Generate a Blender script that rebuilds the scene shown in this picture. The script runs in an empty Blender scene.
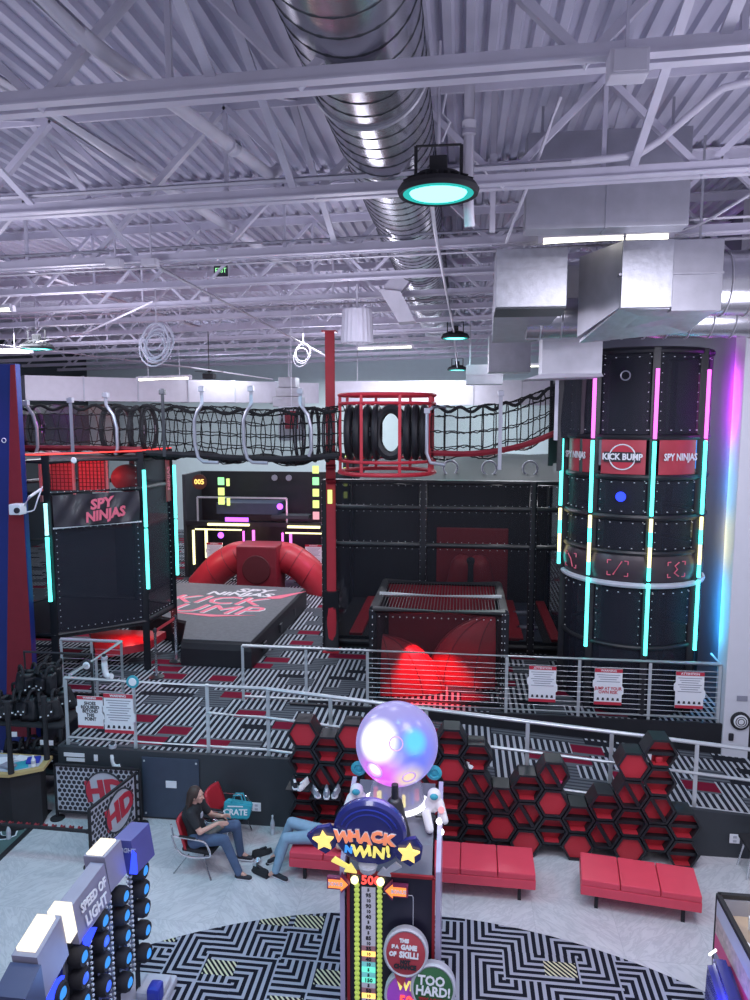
EXPOSURE = .08; WORLD = .55; HB = 90; A1 = 180; A2 = 190; UP = 150
import bpy, bmesh, math, random
from math import pi, sin, cos, radians, tan, atan2, sqrt
from mathutils import Vector, Matrix, Quaternion
random.seed(7)
S = bpy.context.scene
COL = S.collection
V = Vector

# ---------------------------------------------------------------- materials
def nodes(name):
    m = bpy.data.materials.new(name); m.use_nodes = True
    nt = m.node_tree; nt.nodes.clear()
    out = nt.nodes.new('ShaderNodeOutputMaterial')
    return m, nt, out
def N(nt, t, **k):
    n = nt.nodes.new(t)
    for a, b in k.items():
        if a == 'inp':
            for i, v in b.items(): n.inputs[i].default_value = v
        else: setattr(n, a, b)
    return n
def c4(c): return (c[0], c[1], c[2], 1.0)
def pm(name, col, rough=.5, metal=0., var=.12, scale=5., emit=None, es=0., bump=0., bscale=40., spec=.5, coat=0.):
    m, nt, out = nodes(name); L = nt.links
    p = N(nt, 'ShaderNodeBsdfPrincipled'); p.inputs['Roughness'].default_value = rough
    p.inputs['Metallic'].default_value = metal
    p.inputs['Specular IOR Level'].default_value = spec
    p.inputs['Coat Weight'].default_value = coat
    tc = N(nt, 'ShaderNodeTexCoord')
    nz = N(nt, 'ShaderNodeTexNoise', inp={'Scale': scale, 'Detail': 4.})
    L.new(tc.outputs['Object'], nz.inputs['Vector'])
    r = N(nt, 'ShaderNodeMapRange', inp={'To Min': 1-var, 'To Max': 1+var}); L.new(nz.outputs['Fac'], r.inputs['Value'])
    mx = N(nt, 'ShaderNodeVectorMath', operation='SCALE'); mx.inputs[0].default_value = col[:3]
    L.new(r.outputs[0], mx.inputs['Scale']); L.new(mx.outputs[0], p.inputs['Base Color'])
    if emit:
        p.inputs['Emission Color'].default_value = c4(emit); p.inputs['Emission Strength'].default_value = es
    if bump:
        n2 = N(nt, 'ShaderNodeTexNoise', inp={'Scale': bscale, 'Detail': 3.}); L.new(tc.outputs['Object'], n2.inputs['Vector'])
        b = N(nt, 'ShaderNodeBump', inp={'Strength': bump, 'Distance': .02}); L.new(n2.outputs['Fac'], b.inputs['Height'])
        L.new(b.outputs[0], p.inputs['Normal'])
    L.new(p.outputs[0], out.inputs[0]); return m
def em(name, col, s):
    m, nt, out = nodes(name)
    e = N(nt, 'ShaderNodeEmission', inp={'Color': c4(col), 'Strength': s})
    nt.links.new(e.outputs[0], out.inputs[0]); return m
def screen(name, col, cover, rough=.6, spec=.3):
    """fine woven screen cloth: part of the light passes between the threads"""
    m, nt, out = nodes(name); L = nt.links
    p = N(nt, 'ShaderNodeBsdfPrincipled', inp={'Base Color': c4(col), 'Roughness': rough, 'Specular IOR Level': spec})
    t = N(nt, 'ShaderNodeBsdfTransparent'); mx = N(nt, 'ShaderNodeMixShader')
    tc = N(nt, 'ShaderNodeTexCoord'); nz = N(nt, 'ShaderNodeTexNoise', inp={'Scale': 1.5, 'Detail': 3.})
    L.new(tc.outputs['Object'], nz.inputs['Vector'])
    r = N(nt, 'ShaderNodeMapRange', inp={'To Min': cover-.07, 'To Max': cover+.07}); L.new(nz.outputs['Fac'], r.inputs['Value'])
    L.new(r.outputs[0], mx.inputs[0]); L.new(t.outputs[0], mx.inputs[1]); L.new(p.outputs[0], mx.inputs[2])
    L.new(mx.outputs[0], out.inputs[0]); return m
def mth(nt, op, a, b=None, clamp=False):
    n = N(nt, 'ShaderNodeMath', operation=op, use_clamp=clamp)
    for i, v in enumerate((a, b)):
        if v is None: continue
        if isinstance(v, (int, float)): n.inputs[i].default_value = v
        else: nt.links.new(v, n.inputs[i])
    return n.outputs[0]
def mixc(nt, f, a, b):
    n = N(nt, 'ShaderNodeMix', data_type='RGBA')
    nt.links.new(f, n.inputs['Factor']) if not isinstance(f, float) else None
    for k, v in ((6, a), (7, b)):
        if isinstance(v, tuple): n.inputs[k].default_value = c4(v)
        else: nt.links.new(v, n.inputs[k])
    return n.outputs[2]

def carpet_weave(name):
    """grey broadloom with broken groups of pale stripes and red blocks"""
    m, nt, out = nodes(name); L = nt.links
    g = N(nt, 'ShaderNodeNewGeometry'); s = N(nt, 'ShaderNodeSeparateXYZ'); L.new(g.outputs['Position'], s.inputs[0])
    x, y = s.outputs[0], s.outputs[1]
    cw, ch = .525, .40
    xs = mth(nt, 'ADD', x, mth(nt, 'MULTIPLY', mth(nt, 'FLOOR', mth(nt, 'DIVIDE', y, ch)), .26))
    u = mth(nt, 'DIVIDE', xs, cw); v = mth(nt, 'DIVIDE', y, ch)
    cu, cv = mth(nt, 'FLOOR', u), mth(nt, 'FLOOR', v)
    cb = N(nt, 'ShaderNodeCombineXYZ'); L.new(cu, cb.inputs[0]); L.new(cv, cb.inputs[1])
    wn = N(nt, 'ShaderNodeTexWhiteNoise', noise_dimensions='3D'); L.new(cb.outputs[0], wn.inputs['Vector'])
    h = wn.outputs['Value']
    fu, fv = mth(nt, 'FRACT', u), mth(nt, 'FRACT', v)
    st = mth(nt, 'LESS_THAN', mth(nt, 'FRACT', mth(nt, 'DIVIDE', x, .105)), .44)          # pale lines running away
    st2 = mth(nt, 'LESS_THAN', mth(nt, 'FRACT', mth(nt, 'DIVIDE', y, .10)), .40)
    inner = mth(nt, 'MULTIPLY', mth(nt, 'LESS_THAN', mth(nt, 'ABSOLUTE', mth(nt, 'SUBTRACT', fv, .5)), .36), 1.)
    dark, pale, grey, red = (.022, .024, .034), (.44, .47, .52), (.12, .135, .155), (.19, .012, .035)
    a = mixc(nt, st, dark, pale)
    bgrey = mixc(nt, st2, grey, (.05, .055, .07))
    redc = mixc(nt, inner, grey, red)
    blk = mixc(nt, mth(nt, 'MULTIPLY', st, mth(nt, 'GREATER_THAN', fv, .45)), (.02, .022, .03), pale)
    c = mixc(nt, mth(nt, 'GREATER_THAN', h, .50), a, bgrey)
    c = mixc(nt, mth(nt, 'GREATER_THAN', h, .74), c, redc)
    c = mixc(nt, mth(nt, 'GREATER_THAN', h, .88), c, blk)
    p = N(nt, 'ShaderNodeBsdfPrincipled', inp={'Roughness': .95, 'Specular IOR Level': .1}); L.new(c, p.inputs['Base Color'])
    L.new(p.outputs[0], out.inputs[0]); return m

def carpet_maze(name):
    """black rug of nested grey corners and cells of pale slanted bars"""
    m, nt, out = nodes(name); L = nt.links
    g = N(nt, 'ShaderNodeNewGeometry'); s = N(nt, 'ShaderNodeSeparateXYZ'); L.new(g.outputs['Position'], s.inputs[0])
    k = .43
    x = mth(nt, 'DIVIDE', mth(nt, 'ADD', s.outputs[0], 20.07), k); y = mth(nt, 'DIVIDE', mth(nt, 'ADD', s.outputs[1], 20.), k)
    cx, cy = mth(nt, 'FLOOR', x), mth(nt, 'FLOOR', y)
    cb = N(nt, 'ShaderNodeCombineXYZ'); L.new(cx, cb.inputs[0]); L.new(cy, cb.inputs[1])
    wn = N(nt, 'ShaderNodeTexWhiteNoise', noise_dimensions='3D'); L.new(cb.outputs[0], wn.inputs['Vector'])
    sp = N(nt, 'ShaderNodeSeparateColor'); L.new(wn.outputs['Color'], sp.inputs[0])
    h1, h2, h3 = sp.outputs[0], sp.outputs[1], sp.outputs[2]
    fx, fy = mth(nt, 'FRACT', x), mth(nt, 'FRACT', y)
    f1 = mth(nt, 'GREATER_THAN', h1, .5); f2 = mth(nt, 'GREATER_THAN', h2, .5)
    ax = mth(nt, 'ABSOLUTE', mth(nt, 'SUBTRACT', f1, fx)); ay = mth(nt, 'ABSOLUTE', mth(nt, 'SUBTRACT', f2, fy))
    d = mth(nt, 'MAXIMUM', ax, ay)
    ln = mth(nt, 'LESS_THAN', mth(nt, 'FRACT', mth(nt, 'MULTIPLY', mth(nt, 'ADD', d, .05), 5.)), .46)
    base = mixc(nt, ln, (.012, .013, .022), (.36, .38, .46))
    ox = mth(nt, 'LESS_THAN', mth(nt, 'ABSOLUTE', mth(nt, 'SUBTRACT', fx, .5)), .42)
    oy = mth(nt, 'LESS_THAN', mth(nt, 'ABSOLUTE', mth(nt, 'SUBTRACT', fy, .5)), .26)
    dg = mth(nt, 'LESS_THAN', mth(nt, 'FRACT', mth(nt, 'MULTIPLY', mth(nt, 'ADD', fx, mth(nt, 'MULTIPLY', fy, .9)), 7.)), .45)
    diag = mixc(nt, dg, (.012, .013, .022), (.62, .62, .42))
    f = mth(nt, 'MULTIPLY', mth(nt, 'MULTIPLY', ox, oy), mth(nt, 'GREATER_THAN', h3, .80))
    c = mixc(nt, f, base, diag)
    p = N(nt, 'ShaderNodeBsdfPrincipled', inp={'Roughness': .95, 'Specular IOR Level': .1}); L.new(c, p.inputs['Base Color'])
    L.new(p.outputs[0], out.inputs[0]); return m

def marble(name):
    m, nt, out = nodes(name); L = nt.links
    g = N(nt, 'ShaderNodeNewGeometry')
    vm = N(nt, 'ShaderNodeVectorMath', operation='DIVIDE'); vm.inputs[1].default_value = (1.0, 1.0, 1.); L.new(g.outputs['Position'], vm.inputs[0])
    fl = N(nt, 'ShaderNodeVectorMath', operation='FLOOR'); L.new(vm.outputs[0], fl.inputs[0])
    wn = N(nt, 'ShaderNodeTexWhiteNoise'); L.new(fl.outputs[0], wn.inputs['Vector'])
    # each slab gets its own cut of the stone, turned left or right
    sx = N(nt, 'ShaderNodeSeparateXYZ'); L.new(g.outputs['Position'], sx.inputs[0])
    cxy = N(nt, 'ShaderNodeSeparateXYZ'); L.new(fl.outputs[0], cxy.inputs[0])
    flip = mth(nt, 'SUBTRACT', mth(nt, 'MULTIPLY', mth(nt, 'GREATER_THAN', mth(nt, 'FRACT', mth(nt, 'MULTIPLY', mth(nt, 'ADD', cxy.outputs[0], cxy.outputs[1]), .5)), .3), 2.), 1.)
    aa = mth(nt, 'ADD', mth(nt, 'MULTIPLY', sx.outputs[0], flip), sx.outputs[1])
    bb = mth(nt, 'SUBTRACT', mth(nt, 'MULTIPLY', sx.outputs[0], flip), sx.outputs[1])
    cb = N(nt, 'ShaderNodeCombineXYZ'); L.new(mth(nt, 'MULTIPLY', aa, 5.), cb.inputs[0]); L.new(mth(nt, 'MULTIPLY', bb, 1.3), cb.inputs[1]); L.new(mth(nt, 'MULTIPLY', wn.outputs['Value'], 40.), cb.inputs[2])
    nz = N(nt, 'ShaderNodeTexNoise', inp={'Scale': 1.7, 'Detail': 5., 'Roughness': .6, 'Distortion': .8}); L.new(cb.outputs[0], nz.inputs['Vector'])
    vein = mth(nt, 'SUBTRACT', 1., mth(nt, 'MULTIPLY', mth(nt, 'ABSOLUTE', mth(nt, 'SUBTRACT', nz.outputs['Fac'], .5)), 14.), True)
    n2 = N(nt, 'ShaderNodeTexNoise', inp={'Scale': .9, 'Detail': 4.}); L.new(cb.outputs[0], n2.inputs['Vector'])
    base = mixc(nt, n2.outputs['Fac'], (.52, .53, .57), (.70, .71, .75))
    c = mixc(nt, mth(nt, 'MULTIPLY', vein, .42), base, (.36, .38, .43))
    fr = N(nt, 'ShaderNodeVectorMath', operation='FRACTION'); L.new(vm.outputs[0], fr.inputs[0])
    fs = N(nt, 'ShaderNodeSeparateXYZ'); L.new(fr.outputs[0], fs.inputs[0])
    grout = mth(nt, 'LESS_THAN', mth(nt, 'MINIMUM', fs.outputs[0], fs.outputs[1]), .006)
    c = mixc(nt, mth(nt, 'MULTIPLY', grout, .5), c, (.35, .37, .42))
    p = N(nt, 'ShaderNodeBsdfPrincipled', inp={'Roughness': .38, 'Specular IOR Level': .4}); L.new(c, p.inputs['Base Color'])
    L.new(p.outputs[0], out.inputs[0]); return m

MAT = dict(
    white=pm('white_paint', (.62, .60, .68), .5), joist=pm('joist_paint', (.60, .58, .68), .5, var=.18, scale=3),
    deck=pm('deck_paint', (.50, .49, .60), .55, var=.16, scale=2), galv=pm('galvanised', (.50, .51, .56), .38, .8, var=.25, scale=9, bump=.15, bscale=14),
    galv_dull=pm('galvanised_dull', (.42, .42, .47), .42, .6, var=.2, scale=5, bump=.1, bscale=8),
    spiral=pm('spiral_sheet', (.44, .44, .48), .25, .8, var=.2, scale=3),
    black=pm('black_vinyl', (.014, .015, .02), .45, var=.3), blackmat=pm('black_matte', (.018, .018, .023), .8, var=.3),
    pad=pm('pad_vinyl', (.012, .013, .018), .38, var=.3, bump=.2, bscale=20), rivet=pm('rivet_white', (.75, .78, .82), .4),
    char=pm('charcoal_panel', (.035, .042, .052), .6, var=.2, scale=2), slate=pm('slate_panel', (.045, .062, .10), .5, var=.2),
    red=pm('red_vinyl', (.50, .028, .045), .42, var=.12, bump=.08), redseat=pm('red_cushion', (.74, .07, .115), .45, var=.08),
    redpaint=pm('red_paint', (.52, .025, .045), .45), deepred=pm('deep_red', (.22, .012, .025), .5), redpad=pm('red_pad', (.34, .02, .03), .5),
    rail=pm('rail_steel', (.62, .66, .70), .3, .45, var=.08), chrome=pm('chrome', (.78, .80, .84), .15, .9, var=.05),
    steel=pm('dark_steel', (.06, .065, .075), .4, .6), rope=pm('black_rope', (.009, .009, .011), .95),
    hoop=pm('grey_hoop', (.42, .43, .50), .35, .4), net=screen('black_screen', (.013, .015, .027), .82), net2=screen('black_screen_loose', (.011, .013, .022), .62),
    net3=screen('fine_netting', (.06, .06, .065), .20), netroof=screen('roof_netting', (.022, .030, .034), .86),
    carpet=carpet_weave('woven_carpet'), maze=carpet_maze('maze_carpet'), marble=marble('marble_floor'),
    wallw=pm('white_wall', (.72, .74, .80), .7, var=.05), wallc=pm('pale_wall', (.66, .78, .80), .7, var=.05),
    paper=pm('sign_white', (.82, .84, .90), .5, var=.03), ink=pm('ink_black', (.02, .02, .03), .6), signred=pm('sign_red', (.52, .03, .06), .5),
    cyan=em('cyan_led', (.10, .95, .88), 3.), cyan2=em('cyan_lamp', (.20, 1.0, .95), 3.2), cyan3=em('cyan_rim_glow', (.05, .75, .70), .7), mag=em('magenta_led', (.95, .16, .88), 2.2), vio=em('violet_led', (.42, .10, 1.), 3.),
    warm=em('warm_tube', (1., .97, .78), 5.), wled=em('white_led', (.95, .95, 1.), 3.), yel=em('yellow_led', (1., .90, .45), 2.2), amber=em('amber_led', (1., .62, .16), 1.8),
    green=em('green_led', (.35, 1., .42), 1.4), redled=em('red_led', (1., .07, .06), 2.2), blueled=em('blue_led', (.03, .06, 1.), 2.2), skyled=em('sky_led', (.05, .27, .80), 1.3),
    limeled=em('lime_tile', (.78, .95, .28), 1.3), pinkled=em('pink_tile', (1., .45, .55), 1.),
    blue=pm('blue_plastic', (.03, .05, .42), .35, var=.15), navy=pm('navy_gloss', (.025, .03, .20), .25, coat=.5), grey=pm('grey_plastic', (.28, .29, .36), .45), lgrey=pm('light_grey', (.50, .52, .60), .45),
    teal=pm('teal_bag', (.04, .36, .46), .5), skin=pm('skin', (.62, .36, .29), .55, var=.06), hair=pm('dark_hair', (.05, .03, .025), .6, var=.3, scale=20),
    tee=pm('black_tee', (.02, .022, .027), .85), jean=pm('blue_jean', (.075, .12, .22), .85, var=.25, scale=12), jeanl=pm('pale_jean', (.24, .38, .52), .85, var=.2, scale=12),
    khaki=pm('grey_cloth', (.20, .22, .20), .9), shoe=pm('white_shoe', (.75, .75, .78), .6), wood=pm('pale_board', (.48, .36, .16), .6),
    clear=pm('clear_bottle', (.55, .62, .70), .1, var=.05), yellow=pm('yellow_plush', (.80, .66, .10), .8), tan=pm('tan_board', (.42, .33, .25), .7), pink=pm('pink_trim', (.70, .06, .22), .45),
    bagair=pm('airbag_top', (.115, .125, .14), .7, var=.35, scale=14, bump=.1), pinkprint=pm('pink_print', (.85, .16, .24), .6), whiteprint=pm('white_print', (.75, .72, .75), .6),
    bubred=pm('bubble_red', (.42, .05, .07), .35), bubgreen=pm('bubble_green', (.03, .13, .05), .35), bubpurple=pm('bubble_purple', (.45, .08, .62), .35), glassdome=screen('dome_shell', (.7, .7, .85), .35, .1, .6),
)

# ---------------------------------------------------------------- mesh builder
def frame(d):
    d = V(d).normalized(); up = V((0, 0, 1)) if abs(d.z) < .95 else V((0, 1, 0))
    a = d.cross(up).normalized(); b = a.cross(d).normalized()
    return a, b, d
class B:
    def __init__(s): s.m = bmesh.new()
    def hull8(s, v):
        q = [s.m.verts.new(p) for p in v]
        for f in ((3, 2, 1, 0), (4, 5, 6, 7), (0, 1, 5, 4), (1, 2, 6, 5), (2, 3, 7, 6), (3, 0, 4, 7)): s.m.faces.new([q[i] for i in f])
        return q
    def box(s, c, d, rz=0., bev=0., M=None):
        x, y, z = d[0]/2, d[1]/2, d[2]/2
        R = Matrix.Rotation(rz, 3, 'Z'); c = V(c)
        pts = [V(p) for p in ((-x, -y, -z), (x, -y, -z), (x, y, -z), (-x, y, -z), (-x, -y, z), (x, -y, z), (x, y, z), (-x, y, z))]
        q = s.hull8([c + (M @ p if M else R @ p) for p in pts])
        if bev:
            es = list({e for v in q for e in v.link_edges})
            bmesh.ops.bevel(s.m, geom=es, offset=bev, segments=2, affect='EDGES', profile=.6)
        return s
    def bar(s, p, q, w, h=None):
        h = h or w; p, q = V(p), V(q); a, b, d = frame(q-p); a *= w/2; b *= h/2
        s.hull8([p-a-b, p+a-b, p+a+b, p-a+b, q-a-b, q+a-b, q+a+b, q-a+b]); return s
    def tube(s, pts, r, seg=8, closed=False, r2=None, cap=True):
        pts = [V(p) for p in pts]; n = len(pts); rings = []; pa = None
        for i, p in enumerate(pts):
            if closed: d = pts[(i+1) % n]-pts[i-1]
            else: d = pts[min(i+1, n-1)]-pts[max(i-1, 0)]
            a, b, d = frame(d)
            if pa is not None:
                a2 = (pa - d*pa.dot(d))
                if a2.length > 1e-4: a = a2.normalized(); b = d.cross(a)
            pa = a
            rr = r if r2 is None else r+(r2-r)*i/(n-1)
            rings.append([s.m.verts.new(p+(a*cos(2*pi*k/seg)+b*sin(2*pi*k/seg))*rr) for k in range(seg)])
        for i in range(n if closed else n-1):
            A, C = rings[i], rings[(i+1) % n]
            for k in range(seg): s.m.faces.new((A[k], A[(k+1) % seg], C[(k+1) % seg], C[k]))
        if cap and not closed:
            s.m.faces.new(rings[0][::-1]); s.m.faces.new(rings[-1])
        return s
    def lathe(s, prof, c=(0, 0, 0), seg=24, M=None, cap=True, a0=0, a1=2*pi):
        c = V(c); rings = []; full = abs(a1-a0-2*pi) < 1e-6; n = seg if full else seg+1
        for r, z in prof:
            rg = []
            for k in range(n):
                a = a0+(a1-a0)*k/seg; p = V((r*cos(a), r*sin(a), z)); rg.append(s.m.verts.new(c+(M @ p if M else p)))
            rings.append(rg)
        for A, C in zip(rings, rings[1:]):
            for k in range(seg): s.m.faces.new((A[k], A[(k+1) % n], C[(k+1) % n], C[k]))
        if cap and full:
            if prof[0][0] > 1e-5: s.m.faces.new(rings[0][::-1])
            if prof[-1][0] > 1e-5: s.m.faces.new(rings[-1])
        return s
    def ball(s, c, r, sc=(1, 1, 1), seg=16, M=None):
        pr = [(max(r*sin(pi*i/seg), 1e-4), -r*cos(pi*i/seg)) for i in range(seg+1)]
        D = Matrix.Diagonal(sc).to_3x3(); return s.lathe(pr, c, seg, (M @ D if M else D), cap=False)
    def caps(s, p, q, r1, r2, seg=12):
        p, q = V(p), V(q); a, b, d = frame(q-p); ln = (q-p).length
        M = Matrix((a, b, d)).transposed(); pr = []
        for i in range(5): t = pi/2*i/4; pr.append((max(r1*sin(t), 1e-4), -r1*cos(t)))
        for i in range(5): t = pi/2*i/4; pr.append((max(r2*cos(t), 1e-4), ln+r2*sin(t)))
        return s.lathe(pr, p, seg, M, cap=False)
    def poly(s, pts, t, n=None):
        """flat outline of 3D points, thickened by t along n"""
        pts = [V(p) for p in pts]; n = V(n).normalized() if n else (pts[1]-pts[0]).cross(pts[2]-pts[1]).normalized()
        A = [s.m.verts.new(p) for p in pts]; C = [s.m.verts.new(p+n*t) for p in pts]; k = len(pts)
        s.m.faces.new(A[::-1]); s.m.faces.new(C)
        for i in range(k): s.m.faces.new((A[i], A[(i+1) % k], C[(i+1) % k], C[i]))
        return s
    def face(s, pts): s.m.faces.new([s.m.verts.new(V(p)) for p in pts]); return s
    def grid(s, P):
        R = [[s.m.verts.new(V(p)) for p in row] for row in P]
        for A, C in zip(R, R[1:]):
            for k in range(len(A)-1): s.m.faces.new((A[k], A[k+1], C[k+1], C[k]))
        return s
    def mesh(s, name, smooth=False):
        bmesh.ops.recalc_face_normals(s.m, faces=s.m.faces[:])
        me = bpy.data.meshes.new(name); s.m.to_mesh(me); s.m.free()
        if smooth:
            for p in me.polygons: p.use_smooth = True
            try: me.set_sharp_from_angle(angle=radians(smooth if smooth is not True else 40))
            except Exception: pass
        return me
def origin(o):
    v = V((0, 0, 0))
    while o: v += o.location; o = o.parent
    return v
def link(name, me, mat, parent=None):
    o = bpy.data.objects.new(name, me)
    for q in (mat if isinstance(mat, (list, tuple)) else [mat]): me.materials.append(MAT[q] if isinstance(q, str) else q)
    COL.objects.link(o)
    if parent is not None:
        me.transform(Matrix.Translation(-origin(parent))); o.parent = parent
    return o
def obj(name, b, mat, parent=None, smooth=False, label=None):
    o = link(name, b.mesh(name, smooth) if isinstance(b, B) else b, mat, parent)
    if label: o['label'] = label
    return o
def tag(o, label, cat, group=None, kind=None):
    o['label'] = label; o['category'] = cat
    if group: o['group'] = group
    if kind: o['kind'] = kind
    return o
def solo(name, b, mat, label, cat, group=None, smooth=False, kind=None):
    """a thing that is one mesh; its origin is put at its base"""
    o = obj(name, b, mat, None, smooth); vs = o.data.vertices
    c = V((sum(v.co.x for v in vs)/len(vs), sum(v.co.y for v in vs)/len(vs), min(v.co.z for v in vs)))
    o.data.transform(Matrix.Translation(-c)); o.location = c
    return tag(o, label, cat, group, kind)
def thing(name, label, cat, loc=(0, 0, 0), group=None):
    o = bpy.data.objects.new(name, None); COL.objects.link(o); o.location = loc; o.empty_display_size = .1
    return tag(o, label, cat, group)
def struct(name, b, mat, smooth=False):
    o = obj(name, b, mat, None, smooth); o['kind'] = 'structure'; return o
def copy_tree(o, parent=None):
    c = o.copy(); COL.objects.link(c)
    if parent: c.parent = parent
    for ch in [k for k in bpy.data.objects if k.parent == o]: copy_tree(ch, c)
    return c
def dup(root, loc, rz, label, group=None):
    c = copy_tree(root); c.location = loc; c.rotation_euler = (0, 0, rz); c['label'] = label
    if group: c['group'] = group
    return c
def text(name, s, size, mat, parent, M, ext=.003, bold=0., align='CENTER', sx=1., label=None, shear=0.):
    """lettering as a thin raised mesh; M maps the text plane (x right, y up) to the place"""
    cu = bpy.data.curves.new(name, 'FONT'); cu.body = s; cu.size = size; cu.extrude = ext; cu.align_x = align; cu.align_y = 'CENTER'
    cu.offset = bold; cu.resolution_u = 2; cu.shear = shear; cu.space_line = .85
    t = bpy.data.objects.new(name+'_tmp', cu); COL.objects.link(t)
    dg = bpy.context.evaluated_depsgraph_get(); me = bpy.data.meshes.new_from_object(t.evaluated_get(dg))
    bpy.data.objects.remove(t); bpy.data.curves.remove(cu)
    me.transform(M @ Matrix.Diagonal((sx, 1, 1, 1))); me.name = name; me.materials.clear()
    o = link(name, me, mat, parent)
    if label: o['label'] = label
    return o
def plane(o, right, up=(0, 0, 1)):
    """matrix placing a drawing plane at o with the given right and up directions"""
    r = V(right).normalized(); u = V(up); u = (u-r*u.dot(r)).normalized(); n = r.cross(u)
    M = Matrix((r, u, n)).transposed().to_4x4(); M.translation = V(o); return M
def on(M, x, y, z=0.): return M @ V((x, y, z))
ORD = ['first', 'second', 'third', 'fourth', 'fifth', 'sixth', 'seventh', 'eighth', 'ninth', 'tenth', 'eleventh', 'twelfth', 'thirteenth', 'fourteenth', 'fifteenth', 'sixteenth', 'seventeenth']
def circ(c, r, n, a, b, t0=0, t1=2*pi):
    c, a, b = V(c), V(a), V(b); return [c+(a*cos(t0+(t1-t0)*k/n)+b*sin(t0+(t1-t0)*k/n))*r for k in range(n)]
def lamp(name, kind, loc, energy, col, size=1., rot=(0, 0, 0), size_y=None, spot=None):
    d = bpy.data.lights.new(name, kind); d.energy = energy; d.color = col
    if kind == 'AREA':
        d.size = size
        if size_y: d.shape = 'RECTANGLE'; d.size_y = size_y
    else: d.shadow_soft_size = size
    if spot: d.spot_size = spot; d.spot_blend = .6
    o = bpy.data.objects.new(name, d); COL.objects.link(o); o.location = loc; o.rotation_euler = rot
    return o
def slabq(M, pts, z0, z1):
    b = B(); b.hull8([on(M, x, y, z) for z in (z0, z1) for x, y in pts]); return b
def hullb(v):
    b = B(); b.hull8(v); return b
# ---------------------------------------------------------------- camera and light
cd = bpy.data.cameras.new('camera'); cam = bpy.data.objects.new('camera', cd); COL.objects.link(cam)
cd.sensor_fit = 'VERTICAL'; cd.sensor_height = 36; cd.lens = 25.92; cd.clip_start = .05; cd.clip_end = 200
cam.location = (0, 0, 6.3); cam.rotation_euler = (radians(90-6.73), 0, radians(6.75)); S.camera = cam
S.view_settings.view_transform = 'Standard'; S.view_settings.look = 'None'; S.view_settings.gamma = 1
S.view_settings.use_curve_mapping = False; S.view_settings.exposure = EXPOSURE
w = bpy.data.worlds.new('world'); S.world = w; w.use_nodes = True
w.node_tree.nodes['Background'].inputs[0].default_value = (.78, .78, 1., 1); w.node_tree.nodes['Background'].inputs[1].default_value = WORLD

# ---------------------------------------------------------------- setting
PZ = 1.08
def rampz(x): return 1.06-.07*(x+2.4) if x > -2.4 else PZ
struct('floor', B().box((-4, 4.6, -.05), (26, 15.4, .1)), 'marble')
b = B(); b.box((-4, 23.2, PZ/2), (26, 21.8, PZ)); b.box((-4.4, 11.3, PZ/2), (3.6, 2.0, PZ-.002))
struct('floor_platform', b, 'carpet')
b = B(); xs = [-2.6, 4.6, 8.8]; y0, y1 = 10.25, 12.3
for xa, xb in zip(xs, xs[1:]):
    b.hull8([(xa, y0, 0), (xb, y0, 0), (xb, y1, 0), (xa, y1, 0), (xa, y0, rampz(xa)), (xb, y0, rampz(xb)), (xb, y1, rampz(xb)), (xa, y1, rampz(xa))])
struct('floor_ramp', b, 'carpet')
b = B(); b.poly([(-6.22, 10.25, 0), (8.8, 10.25, 0), (8.8, 10.25, rampz(8.8)+.04), (-2.4, 10.25, PZ+.02), (-6.22, 10.25, PZ+.02)], .07, (0, -1, 0))
b.box((-6.24, 11.25, (PZ+.02)/2), (.06, 2.1, PZ+.02))
struct('wall_lounge', b, 'char')
struct('wall_fascia', B().box((2.9, 12.27, .55), (11.8, .05, 1.12)), 'black')
struct('wall_step', B().box((-11., 12.27, .55), (9.5, .05, 1.12)), 'black')
def gwall():
    return pm('right_wall_paint', (.66, .67, .74), .6, var=.04)
gw = gwall()
struct('wall_right', B().box((4.80, 22.1, 4.9), (.2, 18.8, 9.8)), pm('side_wall_paint', (.10, .10, .15), .6, var=.06))
struct('trim_1', B().box((4.67, 12.42, 4.95), (.42, .44, 9.9), bev=.015), gw)
struct('wall_front', B().box((6.92, 12.5, 4.9), (4.05, .12, 9.8)), 'char')
struct('wall_back', B().box((-6, 31.5, 4.8), (30, .2, 9.6)), 'wallc')
struct('wall_left', B().box((-17, 16, 4.8), (.2, 32, 9.6)), 'char')
# round rug let into the tiles
b = B(); b.lathe([(6.1, .0), (6.1, .012), (0.001, .012)], (-.4, 2.37, 0), 96, cap=False)
solo('patterned_rug', b, 'maze', 'huge round rug with a black and grey maze pattern on the marble floor', 'rug')

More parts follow.
